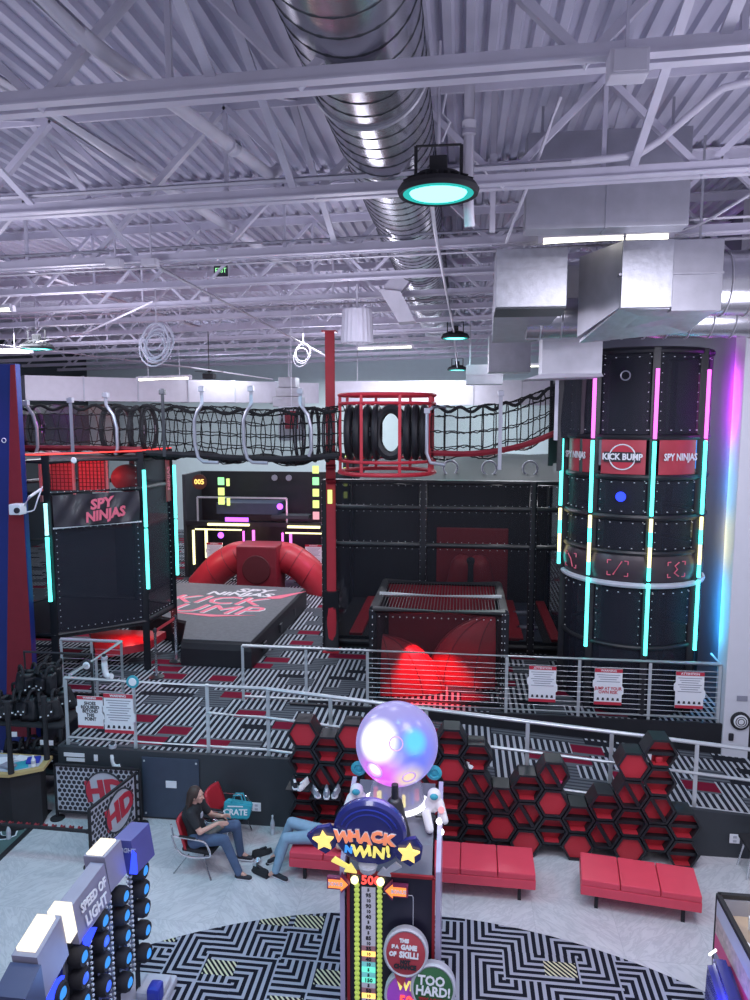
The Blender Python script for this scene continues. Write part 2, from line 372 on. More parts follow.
# ---------------------------------------------------------------- roof
SL = .024
def zb(x): return 8.6+SL*x
b = B(); x = -20.; prof = []
while x < 9.4:
    prof += [(x, 0.), (x+.075, 0.), (x+.1, .055), (x+.175, .055)]; x += .2
P = [[(x, y, zb(x)+1.02+z) for x, z in prof] for y in (1.5, 12, 22, 32)]
b.grid(P); b.box((-5.3, 16.7, zb(-5.3)+1.2), (29.4, 30.6, .05), M=Matrix.Rotation(-SL, 3, 'Y'))
struct('ceiling', b, 'deck')
JY = [2.75, 5.13, 7.58, 10.08, 12.0, 13.9, 15.8, 17.8, 19.9, 22.0, 24.2, 26.5, 29.0]
for i, Y in enumerate(JY):
    lab = f'white open web steel roof joist, {ORD[i]} from the viewer' if i else 'white open web steel roof joist closest overhead, at the very top of view'
    t = thing('roof_joist', lab, 'joist', (-5, Y, zb(-5)), 'open web roof joists')
    big = Y < 11; xl, xr = (-9, 7.5) if Y < 6 else (-17, 8.5); cw = .15 if big else .11
    b = B(); 
    for s in (-1, 1): 
        b.bar((xl, Y+s*cw*.36, zb(xl)), (xr, Y+s*cw*.36, zb(xr)), .012 if not big else .05, .10)
        b.bar((xl, Y+s*cw*.5, zb(xl)-.05), (xr, Y+s*cw*.5, zb(xr)-.05), cw*.62, .014)
    obj('bottom_chord', b, 'joist', t)
    b = B(); b.bar((xl, Y, zb(xl)+.98), (xr, Y, zb(xr)+.98), .17 if big else .12, .012); b.bar((xl, Y, zb(xl)+.92), (xr, Y, zb(xr)+.92), .03, .12)
    obj('top_chord', b, 'joist', t)
    st = 1.9; x = xl+.3; wv = .075 if big else .06; k = 0
    while x+st < xr:
        obj('web_bar', B().bar((x, Y, zb(x)), (x+st/2, Y, zb(x)+.92), wv, wv*.8), 'joist', t)
        obj('web_bar', B().bar((x+st/2, Y, zb(x)+.92), (x+st, Y, zb(x)), wv, wv*.8), 'joist', t)
        if k % 2: obj('web_post', B().bar((x+st/2, Y, zb(x)), (x+st/2, Y, zb(x)+.92), wv*.55), 'joist', t)
        x += st; k += 1
# cross bracing between joists
k = 0
for X in (-4.6, -1.75, 1.6):
    for a, c in zip(JY[0:4], JY[1:4]):
        side = {-4.6: 'left of the round duct', -1.75: 'just beside the round duct', 1.6: 'right of the cyan lamp'}[X]
        t = thing('joist_brace', f'white crossed angle brace {side}, in bay {["nearest to viewer", "second from viewer", "third from viewer"][JY.index(a)]}', 'brace', (X, a, zb(X)), 'cross braces between joists')
        obj('angle_bar', B().bar((X, a, zb(X)+.02), (X+.02, c, zb(X)+.92), .075, .03), 'joist', t)
        obj('angle_bar', B().bar((X, a, zb(X)+.92), (X+.02, c, zb(X)+.02), .075, .03), 'joist', t)
# pipes and conduits
def pipe(name, pts, r, label, cat='pipe', mat='white', cols=True, group=None):
    t = thing(name, label, cat, V(pts[0]), group)
    P = []
    for i, p in enumerate(pts):
        p = V(p)
        if 0 < i < len(pts)-1:
            a, c = V(pts[i-1]), V(pts[i+1]); k = min(.18, (p-a).length*.4, (c-p).length*.4)
            P += [p+(a-p).normalized()*k, p+(a-p).normalized()*k*.3+(c-p).normalized()*k*.3*.3, p+(c-p).normalized()*k]
        else: P.append(p)
    obj('tube', B().tube(P, r, 10), mat, t, True)
    if cols:
        for p, q in zip(pts, pts[1:]):
            p, q = V(p), V(q); d = (q-p).normalized(); m = p+(q-p)*.5
            if (q-p).length > 1.2: obj('coupling', B().tube([m-d*.06, m+d*.06], r*1.35, 10), mat, t, True)
    return t
pipe('sprinkler_pipe', [(-2.75, 3., 8.95), (-2.5, 4.95, 8.78), (-2.25, 5.8, 8.72), (-1.95, 7.5, 8.72), (-1.95, 7.9, 8.95)], .06, 'thick white bent pipe running away from upper left to the round duct')
pipe('sprinkler_pipe', [(-3.75, 4.2, 8.88), (-3.4, 7.6, 8.88), (-3.0, 13., 8.88)], .065, 'long white pipe running away under the deck at left, with couplings')
pipe('sprinkler_pipe', [(-7.2, 6., 8.7), (-7.2, 20., 8.7)], .05, 'white pipe running away above the far left high bay lamp')
pipe('conduit', [(-4.25, 10., 8.36), (-3.48, 20., 7.8)], .025, 'thin white conduit slanting down to the red column')
pipe('conduit', [(-9., 5.22, zb(-9)+.06), (7.5, 5.22, zb(7.5)+.06)], .035, 'white conduit lying along the near joist with hanging box')
pipe('conduit', [(-14., 7.46, zb(-14)+.12), (1.2, 7.46, zb(1.2)+.1), (1.7, 7.46, zb(1.7)+.13), (2.4, 7.42, 9.35), (6., 7.42, 9.45)], .035, 'white conduit bending upward at right beyond the cyan lamp')
pipe('conduit', [(-16., 9.95, zb(-16)+.11), (8.4, 9.95, zb(8.4)+.11)], .03, 'white conduit along the joist that carries the bright tube')
pipe('conduit', [(-16., 10.2, zb(-16)-.1), (8.4, 10.2, zb(8.4)-.1)], .03, 'white conduit slung below the joist above the bright tube')
pipe('conduit', [(-16., 14.02, zb(-16)-.12), (4.4, 14.02, zb(4.4)-.12)], .028, 'white conduit under the joist behind the pendant drum')
pipe('drop_pipe', [(.04, 7.2, 9.62), (.04, 7.2, 8.35), (.06, 7.25, 8.1)], .05, 'white vertical drop pipe just right of the cyan lamp')
pipe('drop_pipe', [(.3, 7.9, 9.625), (.3, 7.9, 8.2)], .03, 'thin white vertical pipe between cyan lamp and large flat duct')
pipe('cable', [(.9, 7.4, 9.3), (.72, 7.5, 8.8), (.5, 8.6, 8.3), (.55, 9.7, 8.5)], .018, 'white cable drooping to the left end of the bright tube', 'cable', cols=False)
pipe('cable', [(2.3, 9.8, 8.5), (2.9, 9.6, 8.62), (3.4, 9., 8.9), (4.2, 8.7, 8.95)], .018, 'white cable looping away from the right end of the bright tube', 'cable', cols=False)
pipe('cable', [(-9.5, 15.4, 7.9), (-7.5, 14., 7.95), (-5.3, 12.2, 8.25)], .02, 'white cable strung from left high bay lamp toward the coil', 'cable', cols=False)
pipe('cable', [(-11., 13., 7.9), (-6.5, 17.5, 7.45), (-5.8, 22, 7.4)], .02, 'white cable sagging past the white bulkhead duct', 'cable', cols=False)
pipe('cable', [(-.30, 6.8, 8.3), (-.34, 9., 8.5), (-.2, 19., 8.4), (-.15, 27, 8.0)], .022, 'white cable linking the three cyan lamps down the hall', 'cable', cols=False)
# junction boxes
def jbox(c, d, label):
    t = thing('junction_box', label, 'box', V(c)-V((0, 0, d[2]/2)))
    obj('housing', B().box(c, d, bev=.01), 'white', t); obj('lid', B().box((c[0], c[1]-d[1]/2-.006, c[2]), (d[0]*.86, .014, d[2]*.8), bev=.004), 'white', t)
    obj('hanger', B().bar((c[0], c[1]+d[1]*.2, c[2]+d[2]/2), (c[0], c[1]+d[1]*.2, zb(c[0])+.05+.5), .02), 'joist', t)
jbox((1.02, 5.02, 8.50), (.24, .16, .16), 'white box with slots hung on the nearest joist at right')
jbox((-4.82, 9.85, 8.40), (.22, .14, .12), 'small white box on the conduit at upper left')
jbox((-4.30, 9.85, 8.40), (.22, .14, .10), 'small white box where the slanting conduit starts')
jbox((-4.92, 13.8, 8.52), (.2, .14, .1), 'small white box on the joist left of the exit sign')
# round spiral duct along the hall
t = thing('spiral_duct', 'big round spiral metal duct running away along the ceiling', 'duct', (-.76, 3, 8.55))
b = B(); b.lathe([(.48, 0), (.48, 26)], (-.79, 2.2, 9.13), 40, Matrix.Rotation(-pi/2, 3, 'X'), cap=False); obj('tube', b, 'spiral', t, True)
b = B(); pts = []
for k in range(24*60):
    a = 2*pi*k/24; pts.append((-.79+.483*cos(a), 2.2+k/24*.24, 9.13+.483*sin(a)))
b.tube(pts, .006, 4); obj('seam', b, 'steel', t)
for y in (6.2, 11., 17.): obj('strap', B().tube(circ((-.79, y, 9.13), .49, 40, (1, 0, 0), (0, 0, 1)), .02, 6, True), 'galv_dull', t)
# lamps
def highbay(loc, label, r=.37):
    x, y, z = loc; t = thing('high_bay_lamp', label, 'lamp', (x, y, z), 'cyan high bay lamps')
    b = B(); b.lathe([(r*.70, 0.02), (r*.96, -.01), (r, .03), (r*.92, .075), (r*.55, .10), (r*.52, .17), (.06, .2)], (x, y, z), 36)
    for k in range(20): a = 2*pi*k/20; b.bar((x+r*.5*cos(a), y+r*.5*sin(a), z+.13), (x+r*.86*cos(a), y+r*.86*sin(a), z+.08), .012, .05)
    obj('housing', b, 'blackmat', t, True)
    b = B(); b.lathe([(r*.70, .012), (r*.66, -.006), (.001, -.012)], (x, y, z), 36, cap=False); obj('lens', b, 'cyan2', t, True)
    b = B(); b.lathe([(r*.86, .0), (r*.78, -.012), (r*.70, .008)], (x, y, z), 36, cap=False); obj('rim_glow_ring', b, 'cyan3', t, True)  # added emissive ring stands for cyan light on the housing rim
    obj('driver', B().box((x, y, z+.25), (.16, .12, .14), bev=.01), 'blackmat', t)
    b = B(); b.bar((x-r*.55, y, z+.1), (x-r*.55, y, z+.42), .03, .012); b.bar((x+r*.55, y, z+.1), (x+r*.55, y, z+.42), .03, .012); b.bar((x-r*.55, y, z+.42), (x+r*.55, y, z+.42), .03, .012)
    obj('bracket', b, 'blackmat', t); obj('rod', B().tube([(x, y, z+.42), (x, y, zb(x)+.98)], .016, 8), 'white', t)
    obj('wire_loop', B().tube([(x+.03, y, z+.45), (x+.1, y-.03, z+.6), (x+.03, y-.02, z+.68), (x+.06, y, z+.85)], .01, 6), 'white', t)
    lamp('high_bay_light', 'SPOT', (x, y, z-.06), HB, (.35, 1., .95), .3, spot=radians(165))
highbay((-.23, 6.8, 8.28), 'large black round lamp with glowing cyan lens nearest overhead')
highbay((-.17, 19., 8.26), 'black round cyan lamp further down the hall, hung on a long rod')
highbay((-.15, 27., 7.94), 'small distant cyan lamp in front of the far bulkhead duct')
highbay((-9.5, 15.5, 7.78), 'black round cyan lamp at far left above the blue panel')
def strip(a, b_, label, mat='warm', pw=26):
    a, b_ = V(a), V(b_); t = thing('strip_lamp', label, 'lamp', (a+b_)/2, 'tube lamps under the joists')
    obj('tray', B().bar(a+V((0, 0, .06)), b_+V((0, 0, .06)), .13, .05), 'white', t)
    obj('tube', B().tube([a, b_], .03, 10), mat, t, True)
    for p in (a, b_): obj('end_cap', B().box(p+V((0, 0, .02)), (.07, .1, .1), bev=.008), 'white', t)
    for p in (a*.8+b_*.2, a*.2+b_*.8): obj('hanger', B().bar(p+V((0, 0, .08)), V((p.x, p.y, zb(p.x)+.4)), .012), 'white', t)
    m = (a+b_)/2
strip((.98, 9.72, 8.50), (2.58, 9.72, 8.52), 'bright white tube lamp in front of the sheet metal ducts')
strip((1.7, 22, 7.72), (2.9, 22, 7.74), 'white tube lamp far off below the flat ducts at right')
strip((-8.3, 18, 7.2), (-6.9, 18, 7.24), 'white tube lamp left of the black fan above the bulkhead')
strip((.82, 17, 8.18), (1.9, 17, 8.22), 'white tube lamp beyond the sloped duct boot')
strip((-11.9, 15.9, 7.72), (-9.9, 15.9, 7.75), 'white tube lamp at left edge behind the cyan lamp')
strip((-3., 21, 8.2), (-1.4, 21, 8.24), 'white tube lamp behind the pendant drum')
strip((-9.2, 12.4, 8.12), (-7.9, 12.2, 8.15), 'white tube lamp slung low on the far left joists')
# white pendant drum, exit sign, cable coils, fan
t = thing('pendant_drum', 'white ribbed drum pendant hanging above the red ring cage', 'lamp', (-1.86, 13, 7.58))
b = B(); pr = []
n = 40; P = []
for z, r in ((7.58, .285), (8.16, .25)): P.append([(-1.86+(r+(.012 if k % 2 else 0))*cos(2*pi*k/n), 13+(r+(.012 if k % 2 else 0))*sin(2*pi*k/n), z) for k in range(n+1)])
b.grid(P); b.lathe([(.25, 8.16), (.03, 8.17)], (-1.86, 13, 0), 40, cap=False); obj('shade', b, 'white', t)
obj('rod', B().tube([(-1.86, 13, 8.16), (-1.86, 13, zb(-1.86)+.05)], .02), 'white', t)
t = thing('exit_sign', 'green lit exit sign hung from the joists at upper left', 'sign', (-4.66, 13.95, 8.95))
obj('housing', B().box((-4.66, 13.97, 9.08), (.32, .06, .26), bev=.01), 'white', t)
obj('panel', B().box((-4.66, 13.935, 9.08), (.28, .012, .22)), 'ink', t)
text('lettering', 'EXIT', .13, 'green', t, plane((-4.66, 13.925, 9.08), (1, 0, 0)), sx=.85)
obj('hanger', B().bar((-4.66, 13.97, 9.2), (-4.66, 13.97, 9.5), .02), 'white', t)
def coil(c, r, n, label):
    t = thing('cable_coil', label, 'cable', V(c)-V((0, 0, r*1.2)))
    for k in range(n):
        rr = r*(.6+.5*random.random()); cx = V(c)+V((random.uniform(-.05, .05), random.uniform(-.08, .08), random.uniform(-.12, .12)))
        obj('loop', B().tube(circ(cx, rr, 22, (1, 0, 0), (.1, .2, 1.25)), .013, 6, True), 'white', t)
    obj('tie', B().tube([V(c)+V((0, 0, r)), V((c[0], c[1], zb(c[0])))], .012, 6), 'white', t)
coil((-5.17, 12, 7.55), .27, 8, 'white cable coil hanging in loops above the bulkhead duct at left')
coil((-3.72, 17, 7.72), .2, 3, 'smaller white cable coil hanging left of the red column')
t = thing('fan', 'small black fan mounted on top of the white bulkhead duct', 'fan', (-6.5, 18.3, 7.2))
obj('motor', B().box((-6.5, 18.3, 7.30), (.3, .24, .14), bev=.03), 'blackmat', t)
for k in range(4): a = k*pi/2+.4; obj('blade', B().bar((-6.5, 18.3, 7.40), (-6.5+.36*cos(a), 18.3+.36*sin(a), 7.42), .10, .012), 'blackmat', t)
obj('hanger', B().bar((-6.5, 18.3, 7.3), (-6.5, 18.3, zb(-6.5)), .02), 'steel', t)
t = thing('dome_speaker', 'round white ceiling speaker with dark grille at top left corner', 'speaker', (-3.75, 5.45, 9.05))
b = B(); b.lathe([(.02, 0.), (.13, .02), (.17, .1), (.17, .3), (.05, .34)], (-3.75, 5.45, 9.05), 24); obj('body', b, 'white', t, True)
b = B(); b.lathe([(.12, .3), (.20, .345), (.02, .36)], (-3.75, 5.45, 9.05), 24); obj('collar', b, 'steel', t, True)
# sheet metal ducts at right
def seams(t, c, d, n, ax=2):
    for k in range(1, n):
        p = list(c); p[ax] += d[ax]*(k/n-.5); q = [v+.02 for v in d]; q[ax] = .025
        obj('seam', B().box(p, q), 'galv_dull', t)
def rduct(label, c, d, n, ax=2, mat='galv'):
    t = thing('sheet_duct', label, 'duct', (c[0], c[1], c[2]-d[2]/2)); obj('body', B().box(c, d, bev=.006), mat, t); seams(t, c, d, n, ax)
    for sx in (-.4, .4): obj('hanger', B().bar((c[0]+sx*d[0], c[1], c[2]+d[2]/2-.02), (c[0]+sx*d[0], c[1], zb(c[0]+sx*d[0])+1.0), .03, .006), 'galv_dull', t)
    return t
rduct('broad flat grey duct overhead at right, above the bright tube lamp', (1.52, 8.40, 8.80), (1.70, .3, 1.0), 2, 0, 'galv_dull')
t = thing('duct_boot', 'shiny square duct end sloping away below, left of the bright tube', 'duct', (.84, 9.6, 7.1))
obj('face_panel', B().box((.86, 9.75, 8.02), (.88, .5, .72), bev=.006), 'galv', t)
b = B(); b.hull8([(.42, 9.52, 7.66), (1.30, 9.52, 7.66), (1.3, 10., 7.66), (.42, 10., 7.66), (.42, 9.52, 7.64), (1.30, 9.52, 7.64), (1.3, 10., 7.60), (.42, 10, 7.6)])
obj('rim', b, 'steel', t)
b = B(); b.hull8([(.42, 10.0, 7.66), (1.30, 10.0, 7.66), (1.22, 12.4, 7.5), (.5, 12.4, 7.5), (.42, 10., 8.38), (1.3, 10., 8.38), (1.22, 12.4, 8.1), (.5, 12.4, 8.1)])
obj('throat', b, 'galv_dull', t)
t = thing('duct_elbow', 'large boxy metal duct with open sloped mouth at right', 'duct', (2.3, 9.3, 7.35))
obj('front_panel', B().box((2.22, 9.55, 8.0), (.60, .5, .8), bev=.006), 'galv', t)
obj('side_panel', B().box((2.82, 9.6, 7.98), (.58, .5, .84), bev=.006), 'galv_dull', t)
b = B(); b.hull8([(1.55, 10.2, 7.35), (1.93, 9.35, 7.62), (1.95, 9.9, 7.62), (1.75, 10.9, 7.35), (1.55, 10.2, 8.4), (1.92, 9.35, 8.4), (1.95, 9.9, 8.4), (1.75, 10.9, 8.4)]); obj('cheek', b, 'galv_dull', t)
for x in (2.0, 2.9): obj('hanger', B().bar((x, 9.6, 8.38), (x, 9.6, zb(x)+1.0), .03, .006), 'galv_dull', t)
b = B(); b.hull8([(1.6, 10.3, 7.28), (3.0, 10.3, 7.40), (3.08, 9.4, 7.58), (1.93, 9.4, 7.60), (1.6, 10.3, 7.32), (3.0, 10.3, 7.44), (3.08, 9.4, 7.62), (1.93, 9.4, 7.64)]); obj('mouth_panel', b, 'galv', t)
seams(t, (2.5, 9.57, 8.0), (1.2, .5, .8), 2)
t = rduct('upright grey metal duct standing behind the bright tube', (1.72, 12.0, 7.75), (.92, .5, 1.7), 2, 2, 'galv_dull')
b = B(); b.hull8([(1.0, 11.7, 6.86), (2.2, 11.7, 6.9), (2.2, 12.5, 6.9), (1.0, 12.5, 6.86), (1.26, 11.75, 6.95), (2.18, 11.75, 6.95), (2.18, 12.25, 6.95), (1.26, 12.25, 6.95)]); obj('flange', b, 'white', t)
rduct('small grey duct box below the boot, in front of far tube lamp', (.98, 15.5, 7.55), (.85, .6, .75), 2, 2, 'galv_dull')
rduct('far small duct box hung under the small grey duct', (.6, 19.5, 7.35), (.95, .6, .5), 2, 2, 'galv_dull')
def hduct(label, xa, xb, y, z, r):
    t = thing('spiral_duct', label, 'duct', (xa, y, z-r))
    b = B(); b.lathe([(r, xa), (r, xb)], (0, y, z), 32, Matrix.Rotation(pi/2, 3, 'Y')); obj('tube', b, 'spiral', t, True)
    x = xa+.2
    while x < xb:
        obj('rib', B().tube(circ((x, y, z), r+.005, 32, (0, 1, 0), (0, 0, 1)), .012, 5, True), 'galv_dull', t); x += .30
hduct('big ribbed round duct running off to the right edge', 2.95, 5.2, 10.4, 8.05, .42)
hduct('ribbed round duct running along above the cylinder tower', .95, 5.2, 11.2, 7.72, .30)
t = thing('drop_pipe_elbow', 'white drain elbow pipe hanging before the right round duct', 'pipe', (1.9, 10.6, 7.3))
obj('tube', B().tube([(1.85, 10.7, 8.2), (1.85, 10.7, 7.5), (1.9, 10.7, 7.38), (2.0, 10.7, 7.38), (2.05, 10.7, 7.5)], .04, 10), 'white', t, True)
t = thing('duct_stub', 'white sheet metal flap under the round duct mid hall', 'duct', (-1.4, 13.2, 8.0))
b = B(); b.hull8([(-1.5, 13.2, 8.55), (-1.1, 13.2, 8.5), (-.85, 13.4, 8.0), (-1.15, 13.4, 7.98), (-1.5, 13.6, 8.55), (-1.1, 13.6, 8.5), (-.85, 13.8, 8.0), (-1.15, 13.8, 7.98)]); obj('flap', b, 'white', t); obj('neck', B().bar((-1.3, 13.4, 8.5), (-1.05, 13.4, 8.80), .25, .3), 'white', t)
# white bulkhead duct across the back
t = thing('bulkhead_duct', 'long white rectangular duct spanning the hall above the left net tunnel', 'duct', (-9.2, 23, 6.7))
d = (V((-5.2, 26.3, 0))-V((-12.7, 20, 0))).normalized(); L = 9.8; M = plane((-12.7, 20, 7.09), d)
b = B(); b.hull8([on(M, x, y, z) for y in (-.36, .37) for x, z in ((0, -.0), (L, 0.), (L, -.7), (0, -.7))]); obj('body', b, 'white', t)
for k in range(1, 6): b = B(); x = L*k/6; b.hull8([on(M, x+dx, y, z) for y in (-.38, .39) for dx, z in ((-.02, .02), (.02, .02), (.02, -.7), (-.02, -.7))]); obj('seam', b, 'lgrey', t)
t = rduct('pale grey rectangular duct spanning the back right of the red column', (-.4, 26.3, 7.08), (8.4, .7, .86), 5, 0, 'white')
t = thing('air_handler', 'pale stacked air unit standing in front of the bulkhead duct', 'duct', (-6.3, 24.5, 6.5))
for k, (w_, h) in enumerate(((1., .35), (.8, .3), (.6, .35))): obj('section', B().box((-5.9, 24.6, 6.75+.33*k), (w_, .6, h), bev=.02), 'galv_dull', t)
obj('hanger', B().bar((-5.9, 24.6, 7.6), (-5.9, 24.6, zb(-6)), .03), 'joist', t)
# added fill lamps without fixtures over lounge and hall, the left one tinted cyan
for x, y, z, e, s, c in ((-5.5, 7.0, 8.3, A1*.95, 2.2, (.12, .74, .95)), (2.2, 6.0, 8.35, A1*1.15, 2.2, (.90, .88, 1.)), (-1.5, 3., 8.4, A1, 2.2, (.90, .90, 1.))):
    lamp('hall_fill', 'AREA', (x, y, z), e, c, s)
for x, y, z in ((-10, 15, 8.2), (-4, 17.5, 8.2), (1.5, 19.5, 8.2), (-8, 24, 8.2), (-1, 25, 8.2), (-11, 27, 7.9), (-4.5, 28.5, 7.9), (1.5, 28.5, 7.9)):
    lamp('hall_fill', 'AREA', (x, y, z), A2, (.88, .92, 1.), 1.6)
for x, y, z, e in ((-6, 6.5, 7.0, UP), (3.2, 5.5, 7.0, UP), (3.9, 9.3, 6.6, UP*.8), (-6.5, 12, 7.3, UP), (-3, 18, 7.3, UP*1.1), (-10, 18, 7.3, UP), (-1.5, 11, 7.2, UP*.7), (1.5, 16, 7.6, UP*.4), (-3, 24, 7.4, UP*.8)):
    lamp('uplight_fill', 'POINT', (x, y, z), e, (.86, .84, 1.), .5)  # added point fills, no fixtures, to brighten the ceiling and white column
# ---------------------------------------------------------------- helpers for padded towers and signs
def rivets(t, lines, step=.12, r=.006):
    b = B()
    for p, q in lines:
        p, q = V(p), V(q); n = max(2, int((q-p).length/step))
        for k in range(n+1): b.box(p+(q-p)*(k/n), (r*2, r*2, r*2))
    o = obj('rivet_row', b, 'rivet', t); o['kind'] = 'stuff'
def icon_row(M, x0, x1, y, n, t, s=.05):
    for k in range(n):
        x = x0+(x1-x0)*k/(n-1)
        obj('icon', slabq(M, [(x+dx*s, y+dy*s) for dx, dy in ((-.5, -.5), (.5, -.5), (.3, .5), (-.3, .5))], .012, .018), 'ink', t)
def rule_sign(M, w, h, head, body, label, big=None, lines=7):
    """white notice with notched sides, red head and foot"""
    t = thing('rules_sign', label, 'sign', on(M, 0, -h/2), 'printed notices on the railings')
    n = .06*w
    out = [(-w/2, -h/2), (w/2, -h/2), (w/2, -h*.22), (w/2+n, -h*.18), (w/2+n, -h*.02), (w/2, h*.04), (w/2, h/2), (-w/2, h/2), (-w/2, h*.20), (-w/2-n, h*.15), (-w/2-n, 0), (-w/2, -h*.06)]
    obj('board', B().poly([on(M, x, y) for x, y in out], .012, M.to_3x3() @ V((0, 0, 1))), 'paper', t)
    for y0, y1, nm in ((h*.40, h*.5, 'header'), (-h*.5, -h*.42, 'footer')):
        obj(nm, slabq(M, ((-w/2, y0), (w/2, y0), (w/2, y1), (-w/2, y1)), .011, .017), 'signred', t)
    text('lettering', head, h*.085, 'paper', t, M @ Matrix.Translation((0, h*.45, .018)), bold=.001)
    b = B(); z = .013
    if big:
        text('lettering', big, h*(.145 if lines == 0 else .12), body, t, M @ Matrix.Translation((0, h*.03 if lines == 0 else -h*.1, z)), bold=.002, sx=.85)
    for k in range(lines):
        y = h*.33-k*h*.062; ww = w*(.42-.06*((k*7) % 3))
        b.hull8([on(M, x, yy, zz) for zz in (.012, .015) for x, yy in ((-ww, y-.006), (ww, y-.006), (ww, y+.006), (-ww, y+.006))])
    if lines: obj('text_line_block', b, 'grey', t)
    if lines: icon_row(M, -w*.36, w*.36, -h*.34, 5, t, h*.07)
    return t
def screen_panel(t, p, q, z0, z1, mat='net', name='screen_panel', off=0.):
    p, q = V(p), V(q); d = (q-p).normalized(); n = V((d.y, -d.x, 0))*off
    b = B(); a, c = p+n, q+n
    b.hull8([(a.x, a.y, z0), (c.x, c.y, z0), (c.x-n.x*.1-d.y*-.012, c.y-d.x*.012, z0), (a.x+d.y*.012, a.y-d.x*.012, z0), (a.x, a.y, z1), (c.x, c.y, z1), (c.x+d.y*.012, c.y-d.x*.012, z1), (a.x+d.y*.012, a.y-d.x*.012, z1)]) if False else b.face([(a.x, a.y, z0), (c.x, c.y, z0), (c.x, c.y, z1), (a.x, a.y, z1)])
    return obj(name, b, mat, t)
def led(t, x, y, z0, z1, mat, w=.055, name='light_strip'):
    return obj(name, B().tube([(x, y, z0), (x, y, z1)], w/2, 8), mat, t, True)

# ---------------------------------------------------------------- blue and red panel at the left edge
t = thing('banner_panel', 'tall blue panel with slanted red edge at the far left', 'panel', (-9.3, 12.05, 0))
obj('board', B().box((-9.80, 12.12, 3.6), (3.98, .14, 7.2), bev=.01), pm('panel_blue', (.008, .024, .17), .45, var=.3, scale=.7), t)
b = B(); b.poly([(-7.815, 12.045, 7.18), (-7.90, 12.045, 7.18), (-8.42, 12.045, .3), (-7.815, 12.045, .3)], .006, (0, -1, 0)); obj('red_wedge', b, 'deepred', t)
for z in (5.85,): 
    obj('icon', B().tube(circ((-8.1, 12.03, z), .04, 12, (1, 0, 0), (0, 0, 1)), .008, 4, True), 'paper', t)
lamp('panel_light', 'SPOT', (-9.2, 10.6, 7.6), 60, (.8, .12, 1.), .15, rot=(radians(35), 0, 0), spot=radians(80))
t = thing('security_camera', 'white security camera on bracket beside the blue panel', 'camera', (-7.85, 12.0, 4.5))
obj('body', B().box((-7.80, 11.86, 4.64), (.22, .2, .19), bev=.02), 'paper', t)
b = B(); b.lathe([(.05, 0), (.05, .03), (.03, .035)], (-7.74, 11.755, 4.63), 16, Matrix.Rotation(pi/2, 3, 'X')); obj('lens', b, 'ink', t, True)
obj('bracket', B().tube([(-7.70, 11.9, 4.70), (-7.62, 11.95, 4.85), (-7.62, 12.3, 4.95)], .025, 8), 'paper', t, True)
pipe('cable', [(-7.58, 12.3, 5.0), (-7.50, 12.0, 4.8), (-7.56, 11.97, 4.6), (-7.66, 11.9, 4.58)], .012, 'pale cable loop hanging beside the security camera', 'cable', cols=False)
t = thing('rope', 'black rope strung from the left edge to the left tower', 'rope', (-8.5, 12.0, 4.1))
obj('strand', B().tube([(-9.6, 11.95, 4.12), (-8.6, 11.98, 4.02), (-7.75, 12.5, 3.98)], .022, 6), 'rope', t)

# ---------------------------------------------------------------- left tower
LT = [V(p+(0,)) for p in ((-7.69, 12.62), (-6.36, 13.74), (-6.27, 14.97), (-7.3, 15.35), (-9.3, 15.35), (-9.7, 14.), (-8.9, 12.62))]
t = thing('ninja_tower', 'black mesh tower with cyan light strips and torn banner at left', 'tower', (-7.9, 14., PZ))
n = len(LT)
for i, p in enumerate(LT):
    obj('post', B().tube([(p.x, p.y, PZ), (p.x, p.y, 5.58)], .075 if i < 3 else .06, 10), 'pad', t, True)
b = B(); b.poly([(p.x, p.y, 2.02) for p in LT], .09, (0, 0, 1)); obj('floor_deck', b, 'blackmat', t)
b = B(); b.poly([(p.x, p.y, 5.42) for p in LT], .05, (0, 0, 1)); obj('roof_deck', b, 'blackmat', t)
for z, mt, r in ((5.58, 'redpaint', .03), (5.44, 'pad', .06), (4.84, 'pad', .05), (2.1, 'pad', .05)):
    obj('ring_rail', B().tube([(p.x, p.y, z) for p in LT], r, 8, True), mt, t)
obj('light_line', B().tube([(-9.6, 12.42, 5.56), (-7.7, 12.52, 5.57), (-6.3, 13.68, 5.60), (-6.18, 14.9, 5.60)], .012, 6), 'redled', t)
screen_panel(t, LT[0], LT[1], 2.1, 4.22, 'net'); screen_panel(t, LT[1], LT[2], 2.1, 5.45, 'net'); screen_panel(t, LT[6], LT[0], PZ, 4.85, 'net2')
screen_panel(t, LT[3], LT[4], 2.1, 4.3, 'net'); screen_panel(t, LT[2], LT[3], 2.1, 5.45, 'net2')
screen_panel(t, LT[0], LT[1], 4.84, 5.4, 'net3')
# crumpled banner on the front face
d = (LT[1]-LT[0]).normalized(); nrm = V((d.y, -d.x, 0)); M = plane((LT[0]+LT[1])/2+nrm*.10+V((0, 0, 4.50)), d)
P = []
for j in range(11):
    row = []
    for i in range(33):
        x = -.80+1.6*i/32; y = -.30+.60*j/10; row.append(on(M, x, y, .02*sin(9*x+6*y)+.02*sin(17*x-11*y+1)))
    P.append(row)
bn = obj('banner', B().grid(P), pm('banner_black', (.045, .04, .05), .28, var=.3), t, True)
text('lettering', 'SPY', .26, 'pinkprint', bn, M @ Matrix.Translation((.05, .10, .06)) @ Matrix.Rotation(.12, 4, 'Z'), bold=.012, shear=.2)
text('lettering', 'NINJAS', .26, 'pinkprint', bn, M @ Matrix.Translation((.12, -.12, .06)) @ Matrix.Rotation(.12, 4, 'Z'), bold=.012, shear=.2, sx=.9)
obj('banner_rod', B().tube([on(M, -.82, -.32, .02), on(M, .82, -.32, .02)], .018, 8), 'rail', t)
